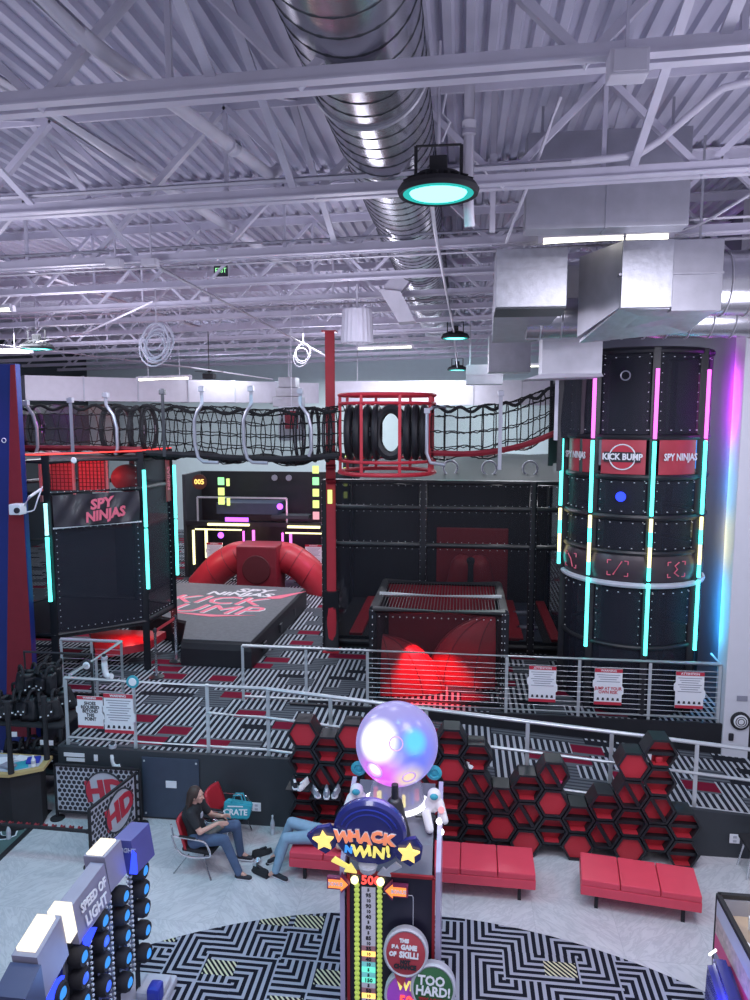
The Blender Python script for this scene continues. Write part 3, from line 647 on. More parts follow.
for i, z0, z1 in ((0, 2.79, 4.66), (1, 2.79, 5.21), (2, 2.79, 5.22)):
    p = LT[i]; o_ = V((p.x+7.9, p.y-14.4, 0)).normalized()*.10
    led(t, p.x+o_.x, p.y+o_.y, z0, 4.02, 'cyan', .075); led(t, p.x+o_.x, p.y+o_.y, 4.06, z1, pm('strip_cool', (.7, .9, .95), .4, emit=(.35, .9, .95), es=1.3) if i == 0 else 'cyan', .075)
led(t, -8.86, 12.5, 2.9, 3.6, 'cyan', .04); led(t, -8.86, 12.5, 3.7, 4.4, 'cyan', .04)
lines = [((LT[0]+d*.12)+V((0, 0, z))+nrm*.02, (LT[1]-d*.12)+V((0, 0, z))+nrm*.02) for z in (2.2, 4.15)]
lines += [(LT[0]+d*.12+V((0, 0, 2.2))+nrm*.02, LT[0]+d*.12+V((0, 0, 4.2))+nrm*.02), (LT[1]-d*.1+V((0, 0, 2.2))+nrm*.02, LT[1]-d*.1+V((0, 0, 5.3))+nrm*.02), (LT[0]+d*.05+V((0, 0, 4.86))+nrm*.06, LT[1]+V((0, 0, 4.86))+nrm*.06)]
d2 = (LT[2]-LT[1]).normalized(); n2 = V((d2.y, -d2.x, 0))
lines += [(LT[1]+d2*.1+n2*.02+V((0, 0, 2.2)), LT[2]-d2*.1+n2*.02+V((0, 0, 2.2))), (LT[2]-d2*.1+n2*.02+V((0, 0, 1.5)), LT[2]-d2*.1+n2*.02+V((0, 0, 5.3)))]
rivets(t, lines)
M2 = plane(LT[2]+n2*.03-d2*.12+V((0, 0, 5.0)), d2)
b = B(); b.hull8([on(M2, x, y, z) for z in (0, .01) for x, y in ((-.13, -.55), (.13, -.55), (.13, .45), (-.13, .45))]); pl = obj('side_banner', b, 'deepred', t)
text('lettering', 'NINJAS', .16, 'pinkprint', pl, M2 @ Matrix.Translation((0, -.05, .012)) @ Matrix.Rotation(pi/2, 4, 'Z'), bold=.004)
# lit red panels inside the top storey
for x0, x1 in ((-9.1, -8.45), (-8.3, -7.7)):
    obj('inner_panel', B().box(((x0+x1)/2, 14.9, 5.0), (x1-x0, .05, .75)), 'pinkprint', t)
    b = B()
    for k in range(9): b.bar((x0, 14.86, 4.66+.085*k), (x1, 14.86, 4.66+.085*k), .014)
    for k in range(8): b.bar((x0+(x1-x0)*k/7, 14.86, 4.63), (x0+(x1-x0)*k/7, 14.86, 5.37), .014)
    obj('panel_grid', b, 'deepred', t)
for x in (-9.15, -8.38, -7.6): obj('inner_post', B().box((x, 14.8, 4.9), (.05, .05, 1.)), 'paper', t)
b = B(); b.ball((-7.1, 14.7, 4.95), .3, (1.2, .8, 1)); obj('red_bag', b, 'red', t, True)
b = B(); b.poly([(-7.25, 13.3, 1.40), (-6.45, 13.95, 1.40), (-6.4, 14.8, 1.40), (-8.2, 14.8, 1.40)], .16, (0, 0, 1)); obj('landing_pad', b, 'red', t)
b = B(); b.lathe([(.045, 0), (.06, .02), (.045, .03)], (-7.25, 12.85, 5.45), 14, Matrix.Rotation(pi/2, 3, 'X')); obj('badge', b, 'paper', t)
lamp('tower_red_light', 'POINT', (-8.1, 13.9, 5.2), 28, (1., .08, .08), .1)
lamp('tunnel_light', 'POINT', (-7.6, 14.3, 6.1), 22, (1., .10, .06), .1); lamp('tunnel_light', 'POINT', (-8.5, 14.4, 6.2), 14, (.6, .1, 1.), .1)
lamp('tower_red_light', 'POINT', (-6.9, 14.1, 1.85), 14, (1., .12, .12), .1)

# ---------------------------------------------------------------- rope tunnels overhead
def path(pts, n):
    pts = [V(p) for p in pts]; out = []
    Q = [pts[0]*2-pts[1]]+pts+[pts[-1]*2-pts[-2]]
    for i in range(1, len(Q)-2):
        for k in range(n):
            u = k/n; a, b_, c, d_ = Q[i-1:i+3]
            out.append(.5*((2*b_)+(c-a)*u+(2*a-5*b_+4*c-d_)*u*u+(3*b_-a-3*c+d_)*u**3))
    return out+[pts[-1]]
def tunnel(name, label, pts, r, step, nlong, mat_floor, n=14, rw=.011):
    t = thing(name, label, 'net tunnel', pts[0])
    C = path(pts, n); ringpts = []
    for i, p in enumerate(C):
        sag = .05*sin(i*pi/7.)
        ringpts.append([V((p.x, p.y+cos(a)*r, p.z+sin(a)*(r+sag*(1 if sin(a) < 0 else .4)))) for a in [2*pi*k/nlong for k in range(nlong)]])
    b = B()
    for k in range(nlong): b.tube([rg[k]+V((random.uniform(-.02, .02), 0, random.uniform(-.02, .02))) for rg in ringpts], rw, 4)
    for i in range(0, len(ringpts), step): b.tube(ringpts[i], rw, 4, True)
    obj('rope_net', b, 'rope', t)
    top = [V((p.x, p.y-r, p.z+r*.86+.05*sin(i*.9))) for i, p in enumerate(C)]
    obj('edge_rope', B().tube(top, .035, 6), 'rope', t)
    P = [[q for q in rg]+[rg[0]] for rg in ringpts]; obj('fine_net', B().grid(P), 'net3', t)
    b = B(); kk = [k for k in range(nlong) if sin(2*pi*k/nlong) < -.6]
    b.grid([[rg[k]+V((0, 0, .01)) for k in kk] for rg in ringpts]); 
    obj('floor_cloth', b, mat_floor, t)
    obj('floor_rope', B().tube([V((p.x, p.y-r*.8, p.z-r*.78)) for p in C], .06, 6), mat_floor, t)
    return t
tunnel('net_tunnel', 'black rope net tunnel sagging from the left tower to the red ring cage', [(-6.3, 14.2, 5.98), (-5., 14.05, 5.93), (-3.6, 14., 5.88), (-2.3, 14., 5.95)], .54, 2, 14, 'blackmat')
tunnel('net_tunnel', 'black net tunnel with dark red floor rising to the cylinder tower', [(-.55, 14., 5.98), (.3, 14., 5.98), (1.1, 14., 6.12), (1.85, 13.9, 6.42)], .50, 4, 10, 'deepred', n=14)
tunnel('net_tunnel', 'red lit net tunnel on top of the left tower', [(-9.6, 14.4, 6.02), (-8.6, 14.3, 6.02), (-7.4, 14.25, 6.02), (-6.35, 14.2, 6.0)], .50, 4, 10, 'deepred')
def hoop(x, y, label, kind, z0=5.36, z1=6.85, mat='hoop'):
    t = thing('hoop_frame', label, 'hoop', (x, y, z0), 'bent metal hoops around the net tunnels')
    if kind == 'bent': pts = [(x, y, z1), (x, y, 6.5), (x-.10, y, 6.36), (x-.16, y, 6.2), (x-.16, y, 5.75), (x-.10, y, 5.48), (x, y, 5.40), (x+.3, y, 5.39)]
    elif kind == 'bentr': pts = [(x, y, z1), (x, y, 6.5), (x+.14, y, 6.3), (x+.2, y, 6.05), (x+.2, y, 5.65), (x+.15, y, 5.52)]
    elif kind == 'u': pts = [(x+.35, y, 6.44), (x+.1, y, 6.44), (x, y, 6.36), (x, y, 5.6), (x+.07, y, 5.42), (x+.35, y, 5.38)]
    else: pts = [(x, y, z1), (x, y, z0)]
    obj('tube', B().tube(pts, .034, 8), mat, t, True)
    obj('clamp', B().box((x, y, pts[0][2]-.06), (.11, .1, .1), bev=.01), mat, t)
hoop(-4.92, 13.4, 'bent grey hoop, second from the left tower on the black net tunnel', 'bent')
hoop(-3.95, 13.4, 'bent grey hoop in front of the red and white notice', 'bent')
hoop(-3.0, 13.4, 'bent grey hoop just left of the red column', 'bentr', z1=6.8)
hoop(-.62, 13.42, 'pale square bent hoop at the start of the rising tunnel', 'u')
hoop(.72, 13.4, 'straight pale pole in the middle of the rising tunnel', 'p', 5.3, 6.75)
hoop(1.70, 13.3, 'short pale pole where the rising tunnel meets the cylinder tower', 'p', 5.85, 7.1)
hoop(-8.7, 13.7, 'bent grey hoop at the left end of the red lit tunnel', 'bentr', z1=6.6)
hoop(-6.95, 13.6, 'bent grey hoop at the right end of the red lit tunnel', 'bentr', z1=6.75)
hoop(-7.75, 13.7, 'straight cyan lit pole in the middle of the red lit tunnel', 'p', 5.55, 6.65)
hoop(-5.7, 13.4, 'straight dark pole, first from the left tower on the black net tunnel', 'p', 5.5, 6.8, 'steel')
def ringtube(name, x, y, z, r, label, ax='X', g='black crawl rings', mat='black', wr=.07):
    t = thing(name, label, 'ring', (x, y, z-r), g)
    a, c = ((0, 1, 0), (0, 0, 1)) if ax == 'X' else ((1, 0, 0), (0, 0, 1))
    k = V(a)*(.62 if ax != 'X' else .8)
    P = [V((x, y, z))+k*r*cos(2*pi*i/28)+V(c)*r*sin(2*pi*i/28) for i in range(28)]
    obj('padding', B().tube(P, wr, 8, True), mat, t, True); obj('piping', B().tube([p+V((-.0, -wr*.75, 0)) for p in P], .012, 4, True), 'hoop', t)
    return t
for i, x in enumerate((-2.15, -1.98, -1.8, -1.62)): ringtube('crawl_ring', x, 14., 5.97, .48, f'black padded crawl ring, {ORD[i]} from left inside the red ring cage')
for i, x in enumerate((-1.02, -.86, -.7)): ringtube('crawl_ring', x, 14., 5.97, .48, f'black padded crawl ring, {ORD[i]} to the right of the oval opening')
ringtube('crawl_opening', -1.32, 13.75, 5.97, .45, 'black oval opening facing the viewer inside the red ring cage', 'Y', 'crawl openings', wr=.09)
for i, x in enumerate((-8.95, -7.25, -6.95, -6.65, -6.4)): ringtube('crawl_ring', x, 14.3, 6.0, .46, f'dark ring of the red lit tunnel on the left tower, {ORD[i]} from left', mat='blackmat', wr=.05)
for i, x in enumerate((-3.15, -2.85, -2.6)): ringtube('crawl_ring', x, 14., 5.92, .52, f'black ring around the net tunnel by the red column, {ORD[i]} from left', mat='blackmat', wr=.035)
t = thing('notice_board', 'white notice with red lettering hung behind the left net tunnel', 'sign', (-3.55, 15.0, 5.7))
obj('board', B().box((-3.55, 15.0, 6.12), (.55, .03, .72)), 'paper', t); obj('red_block', B().box((-3.55, 14.98, 6.2), (.28, .02, .38)), 'signred', t); obj('hanger', B().bar((-3.55, 15, 6.45), (-3.55, 15, 8.6), .015), 'white', t)
# red ring cage around the crawl opening
t = thing('ring_cage', 'red tubular ring cage hung around the crawl opening mid hall', 'cage', (-1.42, 14, 5.19))
for z, r, w_ in ((6.68, .93, .035), (6.52, .93, .028), (5.43, .93, .03), (5.20, .93, .04)):
    obj('ring', B().tube(circ((-1.42, 14, z), r, 40, (1, 0, 0), (0, 1, 0)), w_, 8, True), 'redpaint', t, True)
for k in range(8):
    a = 2*pi*k/8+.35; obj('upright', B().tube([(-1.42+.93*cos(a), 14+.93*sin(a), 5.2), (-1.42+.93*cos(a), 14+.93*sin(a), 6.68)], .03, 8), 'redpaint', t, True)

# ---------------------------------------------------------------- red column
t = thing('steel_column', 'red painted steel pipe column with black padded foot left of centre', 'column', (-2.78, 15.33, PZ))
obj('pipe', B().tube([(-2.78, 15.33, PZ), (-2.78, 15.33, 8.05)], .105, 16), 'redpaint', t, True)
obj('foot_pad', B().tube([(-2.78, 15.33, PZ), (-2.78, 15.33, 2.45)], .16, 16), 'pad', t, True)
obj('base_plate', B().box((-2.78, 15.33, PZ+.015), (.36, .36, .03)), 'redpaint', t); obj('cap_plate', B().box((-2.78, 15.33, 8.05), (.3, .3, .03)), 'redpaint', t)
for k, z in enumerate((5.42, 5.12, 4.82)): obj('wrap_band', B().tube([(-2.78, 15.33, z), (-2.78, 15.33, z+.12)], .112, 16), 'deepred', t, True)
obj('sticker', B().box((-2.78, 15.21, 4.55), (.1, .02, .3), bev=.004), 'limeled', t)

# ---------------------------------------------------------------- dark mesh trampoline hall in the middle
X0, X1, YF, YB = -2.95, 2.35, 15.55, 19.2
t = thing('trampoline_enclosure', 'large black mesh trampoline enclosure with padded posts in the middle', 'enclosure', ((X0+X1)/2, YF, PZ))
for x in (X0, -.78, 1.57, X1): obj('post', B().box((x, YF, (PZ+4.9)/2), (.16 if x != X1 else .12, .16, 4.9-PZ), bev=.05), 'pad', t)
for x in (X0, X1): obj('post', B().box((x, YB, (PZ+5.3)/2), (.14, .14, 5.3-PZ), bev=.04), 'pad', t)
for z in (4.86, 4.29, 3.47, 1.25): obj('rail_pad', B().box(((X0+X1)/2, YF, z), (X1-X0, .12, .10), bev=.04), 'pad', t)
for a, c in ((X0, -.78), (-.78, 1.57), (1.57, X1)):
    for z0, z1 in ((1.25, 3.47), (3.47, 4.29), (4.29, 4.86)): screen_panel(t, (a, YF, 0), (c, YF, 0), z0, z1, 'net2')
screen_panel(t, (X0, YF, 0), (X0, YB, 0), PZ, 4.9, 'net'); screen_panel(t, (X1, YF, 0), (X1, YB, 0), PZ, 4.9, 'net2')
b = B(); P = [[(X0+.75+(X1-X0-.75)*i/16, YF+(YB-YF)*j/8, 4.9+.40*j/8-.03*sin(pi*i/16*4)**2) for i in range(17)] for j in range(9)]
rf = obj('roof_net', b.grid(P), 'netroof', t, True)
for x in (-.22, .66, 1.57):
    o = obj('round_mark', B().tube(circ((x, YF+.95, 5.10), .16, 24, (1, 0, 0), (0, .3, 1)), .024, 6, True), 'hoop', rf)
b = B(); b.box(((X0+X1)/2, YB+.1, (PZ+5.25)/2), (X1-X0, .08, 5.25-PZ)); obj('back_wall', b, 'blackmat', t)
obj('wall_pad', B().box((.35, YB+.02, 2.2), (1.9, .1, 2.2), bev=.03), 'redpad', t)
obj('deck', B().box(((X0+X1)/2, (YF+YB)/2, PZ+.13), (X1-X0-.2, YB-YF-.2, .26)), 'blackmat', t)
for x, w_ in ((-2.3, .3), (-.4, .34), (1.28, .34), (2.15, .22)): obj('lane_pad', B().box((x, (YF+YB)/2, PZ+.29), (w_, YB-YF-.3, .07), bev=.02), 'red', t)
for y in (16.6, 17.9): 
    for x in (-1.45, .3, 1.6): obj('cross_pad', B().box((x, y, PZ+.29), (.9 if x < 1 else .5, .22, .07), bev=.02), 'grey', t)
for x in (-1.45, .3, 1.6):
    for y in (16.1, 17.25, 18.5): obj('bounce_bed', B().box((x, y, PZ+.275), (1.0 if x < 1 else .5, .9, .02)), 'slate', t)
rv = []
for x in (X0, -.78, 1.57): rv += [((x-.06, YF-.085, 1.2), (x-.06, YF-.085, 4.8)), ((x+.06, YF-.085, 1.2), (x+.06, YF-.085, 4.8))]
for z in (4.78, 4.36, 4.21, 3.55, 3.39): rv.append(((X0+.1, YF-.03, z), (X1, YF-.03, z)))
rivets(t, rv, .15, .006)
t = thing('foam_figure', 'rounded dark red padded dummy standing at the back of the mesh enclosure', 'dummy', (.3, 18.2, PZ+.3))
for s in (-1, 1):
    b = B(); b.caps((.3+s*.32, 18.3, 1.75), (.3+s*.22, 18.3, 2.45), .34, .30, 16); obj('shoulder_pad', b, 'redpad', t, True)
    b = B(); b.ball((.3+s*.55, 17.7, 1.52), .24, (1.3, 1, .6)); obj('foot_pad', b, 'red', t, True)
b = B(); b.caps((.3, 18.15, 1.6), (.3, 18.15, 2.6), .14, .12, 12); obj('core', b, 'blackmat', t, True)

# ---------------------------------------------------------------- caged red inflatable at the far rail
CX0, CX1, CY0, CY1, CZ = -1.52, .82, 12.52, 14.7, 2.83
t = thing('padded_cage', 'black padded mesh cage with barred top holding red inflatables', 'cage', ((CX0+CX1)/2, CY0, PZ))
for x in (CX0, CX1):
    for y in (CY0, CY1): obj('post', B().tube([(x, y, PZ), (x, y, CZ)], .075, 10), 'pad', t, True)
for a, c in (((CX0, CY0), (CX1, CY0)), ((CX1, CY0), (CX1, CY1)), ((CX1, CY1), (CX0, CY1)), ((CX0, CY1), (CX0, CY0))):
    for z in (CZ, PZ+.08): obj('rail_pad', B().tube([(a[0], a[1], z), (c[0], c[1], z)], .07 if z > 2 else .05, 10), 'pad', t, True)
obj('top_beam', B().tube([(CX0, 13.65, CZ), (CX1, 13.65, CZ)], .055, 8), 'rail', t, True)
b = B()
for k in range(40): x = CX0+(CX1-CX0)*(k+.5)/40; b.bar((x, CY0, CZ), (x, CY1, CZ), .012)
obj('top_grille', b, 'steel', t)
screen_panel(t, (CX0, CY0-.03, 0), (CX1, CY0-.03, 0), PZ+.05, CZ, screen('cage_front', (.02, .010, .014), .5)); screen_panel(t, (CX1, CY0, 0), (CX1, CY1, 0), PZ, CZ, 'net'); screen_panel(t, (CX0, CY0, 0), (CX0, CY1, 0), PZ, CZ, 'net')
rivets(t, [((CX0, CY0-.08, PZ+.1), (CX0, CY0-.08, CZ)), ((CX1, CY0-.08, PZ+.1), (CX1, CY0-.08, CZ)), ((CX0, CY0-.075, CZ-.1), (CX1, CY0-.075, CZ-.1)), ((CX1-.05, CY0-.08, PZ+.1), (CX1-.05, CY0-.08, CZ))], .12, .007)
obj('back_panel', B().box(((CX0+CX1)/2, CY1-.06, 1.95), (CX1-CX0-.16, .04, 1.7)), 'deepred', t)
def lobe(c, r, ky, label):
    t = thing('inflatable_dome', label, 'inflatable', (c[0], c[1], PZ+.02), 'red domes in the cage')
    def clip(b):
        for co, no in (((CX0+.10, 0, 0), (-1, 0, 0)), ((CX1-.10, 0, 0), (1, 0, 0)), ((0, 0, PZ+.02), (0, 0, -1))):
            g = b.m.verts[:]+b.m.edges[:]+b.m.faces[:]
            r_ = bmesh.ops.bisect_plane(b.m, geom=g, plane_co=co, plane_no=no, clear_outer=True)
            ed = [e for e in r_['geom_cut'] if isinstance(e, bmesh.types.BMEdge)]
            if ed: bmesh.ops.holes_fill(b.m, edges=ed, sides=0)
        return b
    b = B(); n = 40; b.lathe([(max(r*sin(pi*i/n), 1e-4), -r*cos(pi*i/n)) for i in range(n+1)], c, 64, Matrix.Diagonal((1, ky, 1)).to_3x3(), cap=False)
    obj('skin', clip(b), 'red', t, 30)
    b = B()
    for k in range(6):
        a = pi*k/6+.2; b.tube([V((c[0]+r*1.002*cos(a)*cos(q), c[1]+ky*r*1.002*sin(a)*cos(q), c[2]+r*1.002*sin(q))) for q in [pi*i/40 for i in range(41)]], .010, 5)
    obj('seam_line', clip(b), 'deepred', t)
lobe((-1.46, 13.25, .86), 1.28, .34, 'left red dome bulging in front inside the padded cage')
lobe((.76, 13.85, 1.06), 1.36, .34, 'right red dome behind the left one inside the padded cage')
lamp('cage_light', 'SPOT', (-.50, 12.66, 2.70), 620, (1., .05, .07), .04, rot=(radians(14), 0, 0), spot=radians(68))
for x, y in ((-1.4, 17.), (.9, 17.), (1.9, 16.4)): lamp('enclosure_fill', 'POINT', (x, y, 4.3), 26, (.9, .92, 1.), .15)  # added fill lamps that make the lanes show through the mesh
# ---------------------------------------------------------------- cylinder tower at right
TX, TY, TR = 3.17, 13.62, 1.22
t = thing('cylinder_tower', 'tall black mesh cylinder tower with banners and glowing light strips at right', 'tower', (TX, TY, PZ))
def tp(deg, r): return (TX+r*cos(radians(deg)), TY+r*sin(radians(deg)))
for k in range(8):
    x, y = tp(-180+45*k, TR); obj('post', B().tube([(x, y, PZ), (x, y, 7.4)], .06, 10), 'pad', t, True)
def shell(name, r, z0, z1, mat, a0=-180, a1=180, bulge=0.):
    b = B(); full = a1-a0 >= 360
    pr = [(r+bulge*sin(pi*k/6), z0+(z1-z0)*k/6) for k in range(7)]
    b.lathe(pr, (TX, TY, 0), 64 if full else max(6, int((a1-a0)/5)), cap=False, a0=radians(a0), a1=radians(a0)+2*pi if full else radians(a1)); return obj(name, b, mat, t, True)
for z0, z1 in ((5.95, 7.35), (4.62, 5.28), (3.98, 4.55), (2.35, 3.36), (1.12, 2.3)): shell('screen_panel', TR-.05, z0, z1, 'net')
for z, r in ((7.36, .06), (5.93, .05), (5.26, .055), (4.58, .06), (3.97, .05), (2.33, .04)):
    obj('ring_pad', B().tube(circ((TX, TY, z), TR-.03, 56, (1, 0, 0), (0, 1, 0)), r, 8, True), 'pad', t, True)
shell('drum_band', TR-.03, 3.46, 3.95, pm('band_vinyl', (.055, .04, .05), .3, var=.4, scale=2), bulge=.05)
obj('drum_rim', B().tube(circ((TX, TY, 3.42), TR+.0, 56, (1, 0, 0), (0, 1, 0)), .05, 8, True), 'lgrey', t, True)
b = B(); b.lathe([(TR-.1, PZ), (TR-.1, PZ+.06), (.01, PZ+.06)], (TX, TY, 0), 40, cap=False); obj('base_deck', b, 'blackmat', t)
b = B(); b.lathe([(TR-.04, 7.36), (.05, 7.42)], (TX, TY, 0), 40, cap=False); obj('top_cloth', b, 'black', t)
b = B(); b.lathe([(.5, PZ+.06), (.5, 7.3)], (TX, TY, 0), 20, cap=False); obj('inner_core', b, 'blackmat', t, True)
def tang(deg, z, r=TR): 
    a = radians(deg); return plane((TX+r*cos(a), TY+r*sin(a), z), (-sin(a), cos(a), 0))
def banner(a0, a1, z0=5.30, z1=5.90):
    return shell('banner', TR-.02, z0, z1, pm('banner_red', (.46, .045, .07), .35, var=.25, scale=4), a0, a1)
bs = {}
for a0, a1 in ((-175, -140), (-130, -95), (-85, -50), (-40, -5)): bs[a0] = banner(a0, a1)
M = tang(-112.5, 5.60, TR+.0)
o = bs[-130]
obj('emblem_ring', B().tube([on(M, .21*cos(2*pi*k/32), .21*sin(2*pi*k/32), .012) for k in range(32)], .012, 6, True), 'paper', o)
obj('emblem_disc', B().poly([on(M, .195*cos(2*pi*k/32), .195*sin(2*pi*k/32), .004) for k in range(32)], .006, M.to_3x3() @ V((0, 0, 1))), 'signred', o)
b = B(); b.hull8([on(M, x, y, z) for z in (.012, .02) for x, y in ((-.30, -.085), (.30, -.085), (.30, .085), (-.30, .085))]); obj('emblem_bar', b, 'ink', o)
text('lettering', 'KICK BUMP', .145, 'paper', o, M @ Matrix.Translation((0, 0, .022)), bold=.005, sx=.88)
M = tang(-67.5, 5.60); text('lettering', 'SPY NINJAS', .165, 'paper', bs[-85], M @ Matrix.Translation((0, 0, .012)), bold=.004, sx=.78)
M = tang(-157.5, 5.60); text('lettering', 'SPY NINJAS', .165, 'paper', bs[-175], M @ Matrix.Translation((0, 0, .012)), bold=.004, sx=.78)
for a, mk in ((-157, 'n'), (-112.5, 's'), (-67.5, 'c')):
    M = tang(a, 3.71, TR+.03); b = B()
    for sx in (-1, 1):
        for sy in (-1, 1):
            b.bar(on(M, sx*.17, sy*.13, .01), on(M, sx*.17, sy*.07, .01), .014); b.bar(on(M, sx*.17, sy*.13, .01), on(M, sx*.11, sy*.13, .01), .014)
    P = {'n': [(-.09, .1), (.0, .02), (.06, -.12)], 's': [(.07, .12), (-.07, -.12)], 'c': [(.05, .12), (-.03, .06), (.02, 0), (-.04, -.06), (.05, -.12)]}[mk]
    b.tube([on(M, x, y, .012) for x, y in P], .012, 5); obj('badge', b, 'pinkprint', t)
M = tang(-112.5, 6.95, TR+.0); obj('fan_badge', B().tube([on(M, .075*cos(2*pi*k/20), .075*sin(2*pi*k/20), .01) for k in range(20)], .012, 5, True), 'hoop', t)
M = tang(-112.5, 4.93, TR+.0); obj('round_badge', B().poly([on(M, .085*cos(2*pi*k/24), .085*sin(2*pi*k/24), .0) for k in range(24)], .012, M.to_3x3() @ V((0, 0, 1))), 'blueled', t)
for a in (-135, -90, -45, 180):
    x, y = tp(a, TR+.085)
    for z0, z1, m_ in ((5.91, 7.05 if a != 180 else 5.92, 'mag'), (4.63, 5.87, 'cyan'), (4.36, 4.58, 'yel'), (4.10, 4.36, 'cyan'), (3.76, 4.10, 'yel'), (3.53, 3.76, 'cyan'), (2.24, 3.48, 'cyan')):
        if a == 180 and (z1 > 5.9 or z1 < 3.5): continue
        led(t, x, y, z0, z1, m_, .062)
rv = []
for a in (-130, -95, -85, -50, -140, -172):
    x, y = tp(a, TR-.03); rv += [((x, y, 6.05), (x, y, 7.3)), ((x, y, 4.7), (x, y, 5.2)), ((x, y, 2.4), (x, y, 3.3)), ((x, y, 4.0), (x, y, 4.5))]
for z in (7.25, 6.05, 5.17, 4.68, 4.48, 4.05, 3.28):
    for a in range(-175, -20, 9): 
        if abs((a+180) % 45) > 4: rv.append(((tp(a, TR-.03)+(z,)), (tp(a+.5, TR-.03)+(z,))))
rivets(t, rv, .14, .006)
# dark mesh vestibule on the tower's left, where the rope tunnel enters
t = thing('mesh_vestibule', 'black mesh box on the left flank of the cylinder tower', 'enclosure', (1.95, 13.85, 5.2))
for x, y in ((1.78, 13.3), (1.78, 14.6), (2.14, 13.05)): obj('post', B().tube([(x, y, 5.3), (x, y, 7.25 if x > 1.8 else 7.0)], .05, 8), 'pad', t, True)
for a, c in (((1.78, 13.3, 0), (2.14, 13.05, 0)), ((1.78, 13.3, 0), (1.78, 14.6, 0))): screen_panel(t, a, c, 5.9 if a[0] != c[0] else 6.9, 7.0, 'net')
obj('side_wall', B().box((1.95, 14.6, 6.2), (.4, .05, 1.7)), 'black', t)
# light falling on the wall beside the tower: added tubes on its far side and unseen coloured area lamps
for z0, z1, m_, col, e in ((5.9, 7.05, 'mag', (.80, .06, 1.), 170), (4.65, 5.85, 'skyled', (.12, .50, 1.), 80), (3.75, 4.55, 'yel', (1., .88, .40), 40), (2.3, 3.5, 'skyled', (.05, .50, 1.), 140)):
    tt = [o for o in bpy.data.objects if o.name == 'cylinder_tower'][0]
    x, y = tp(22, TR+.09); led(tt, x, y, z0, z1, m_, .05)
    lamp('wall_wash_fill', 'AREA', (4.33, 13.02, (z0+z1)/2), e*.55, col, .08, (radians(90), 0, radians(-90)), z1-z0)

# ---------------------------------------------------------------- white column fittings
t = thing('wall_button', 'round black and white button plate on the white column at right', 'button', (4.72, 12.18, 1.1))
b = B(); b.lathe([(.155, 0), (.155, .03), (.13, .04)], (4.72, 12.2, 1.21), 28, Matrix.Rotation(pi/2, 3, 'X')); obj('plate', b, 'blackmat', t, True)
b = B(); b.lathe([(.115, .035), (.11, .055), (.02, .06)], (4.72, 12.2, 1.21), 28, Matrix.Rotation(pi/2, 3, 'X')); bt = obj('dial', b, 'paper', t, True)
for r in (.085, .05): obj('ring', B().tube([V((4.72+r*cos(2*pi*k/24), 12.138, 1.21+r*sin(2*pi*k/24))) for k in range(24)], .007, 5, True), 'ink', bt)
solo('wall_switch', B().box((4.59, 12.185, .92), (.08, .03, .13), bev=.02), 'ink', 'small black wall switch below the round button plate', 'switch')
solo('wall_plaque', B().box((4.73, 12.19, 1.60), (.17, .016, .09), bev=.004), 'grey', 'small grey plaque above the round button plate', 'plaque')

# ---------------------------------------------------------------- airbag
t = thing('landing_airbag', 'wide dark airbag with red and white lettering behind the left tower', 'airbag', (-5.4, 15.2, PZ))
out = [(-4.22, 13.98), (-4.12, 18.9), (-7.9, 19.2), (-7.9, 16.1), (-6.2, 15.35), (-5.76, 14.02)]
b = B(); cx, cy = -5.4, 16.6
def inset(k): return [(cx+(x-cx)*k, cy+(y-cy)*k) for x, y in out]
lv = [(1.0, PZ+.01), (1.0, 1.45), (.985, 1.57), (.95, 1.62)]
R = [[b.m.verts.new((x, y, z)) for x, y in inset(k)] for k, z in lv]
for A, C in zip(R, R[1:]):
    for i in range(6): b.m.faces.new((A[i], A[(i+1) % 6], C[(i+1) % 6], C[i]))
obj('side_skirt', b, 'black', t)
b = B(); b.poly([(x, y, 1.612) for x, y in inset(.957)], .012, (0, 0, 1)); tp_ = obj('top_sheet', b, 'bagair', t)
Mt = plane((-5.85, 17.2, 1.626), (1, -.06, 0), (.0, 1, 0))
text('lettering', 'SPY', .50, 'whiteprint', tp_, Mt @ Matrix.Translation((.35, 1.15, 0)), bold=.015, shear=.15, sx=1.2)
text('lettering', 'NINJAS', .46, 'whiteprint', tp_, Mt @ Matrix.Translation((0.1, .75, 0)), bold=.015, shear=.15, sx=1.2)
for s_, y in (('KICK', .05), ('BUMP', -.78)):
    text('lettering_edge', s_, 1.0, 'whiteprint', tp_, Mt @ Matrix.Translation((-.265, y-.03, 0)), bold=0., shear=.2, sx=1.12)
    text('lettering', s_, 1.0, 'pinkprint', tp_, Mt @ Matrix.Translation((-.3, y, .006)), bold=0., shear=.2, sx=1.12)
for P in (((.9, .55), (1.75, 1.35), (1.3, .5), (1.1, .42)), ((-1.1, -1.15), (.2, -1.4), (1.2, -1.1), (.3, -1.22))): obj('slash_mark', B().poly([on(Mt, x, y, .002) for x, y in P], .004, (0, 0, 1)), 'pinkprint', tp_)
for y in (14.8, 16.2, 17.6): obj('valve', B().box((-4.16, y, 1.3), (.05, .22, .22), bev=.03), 'steel', t)
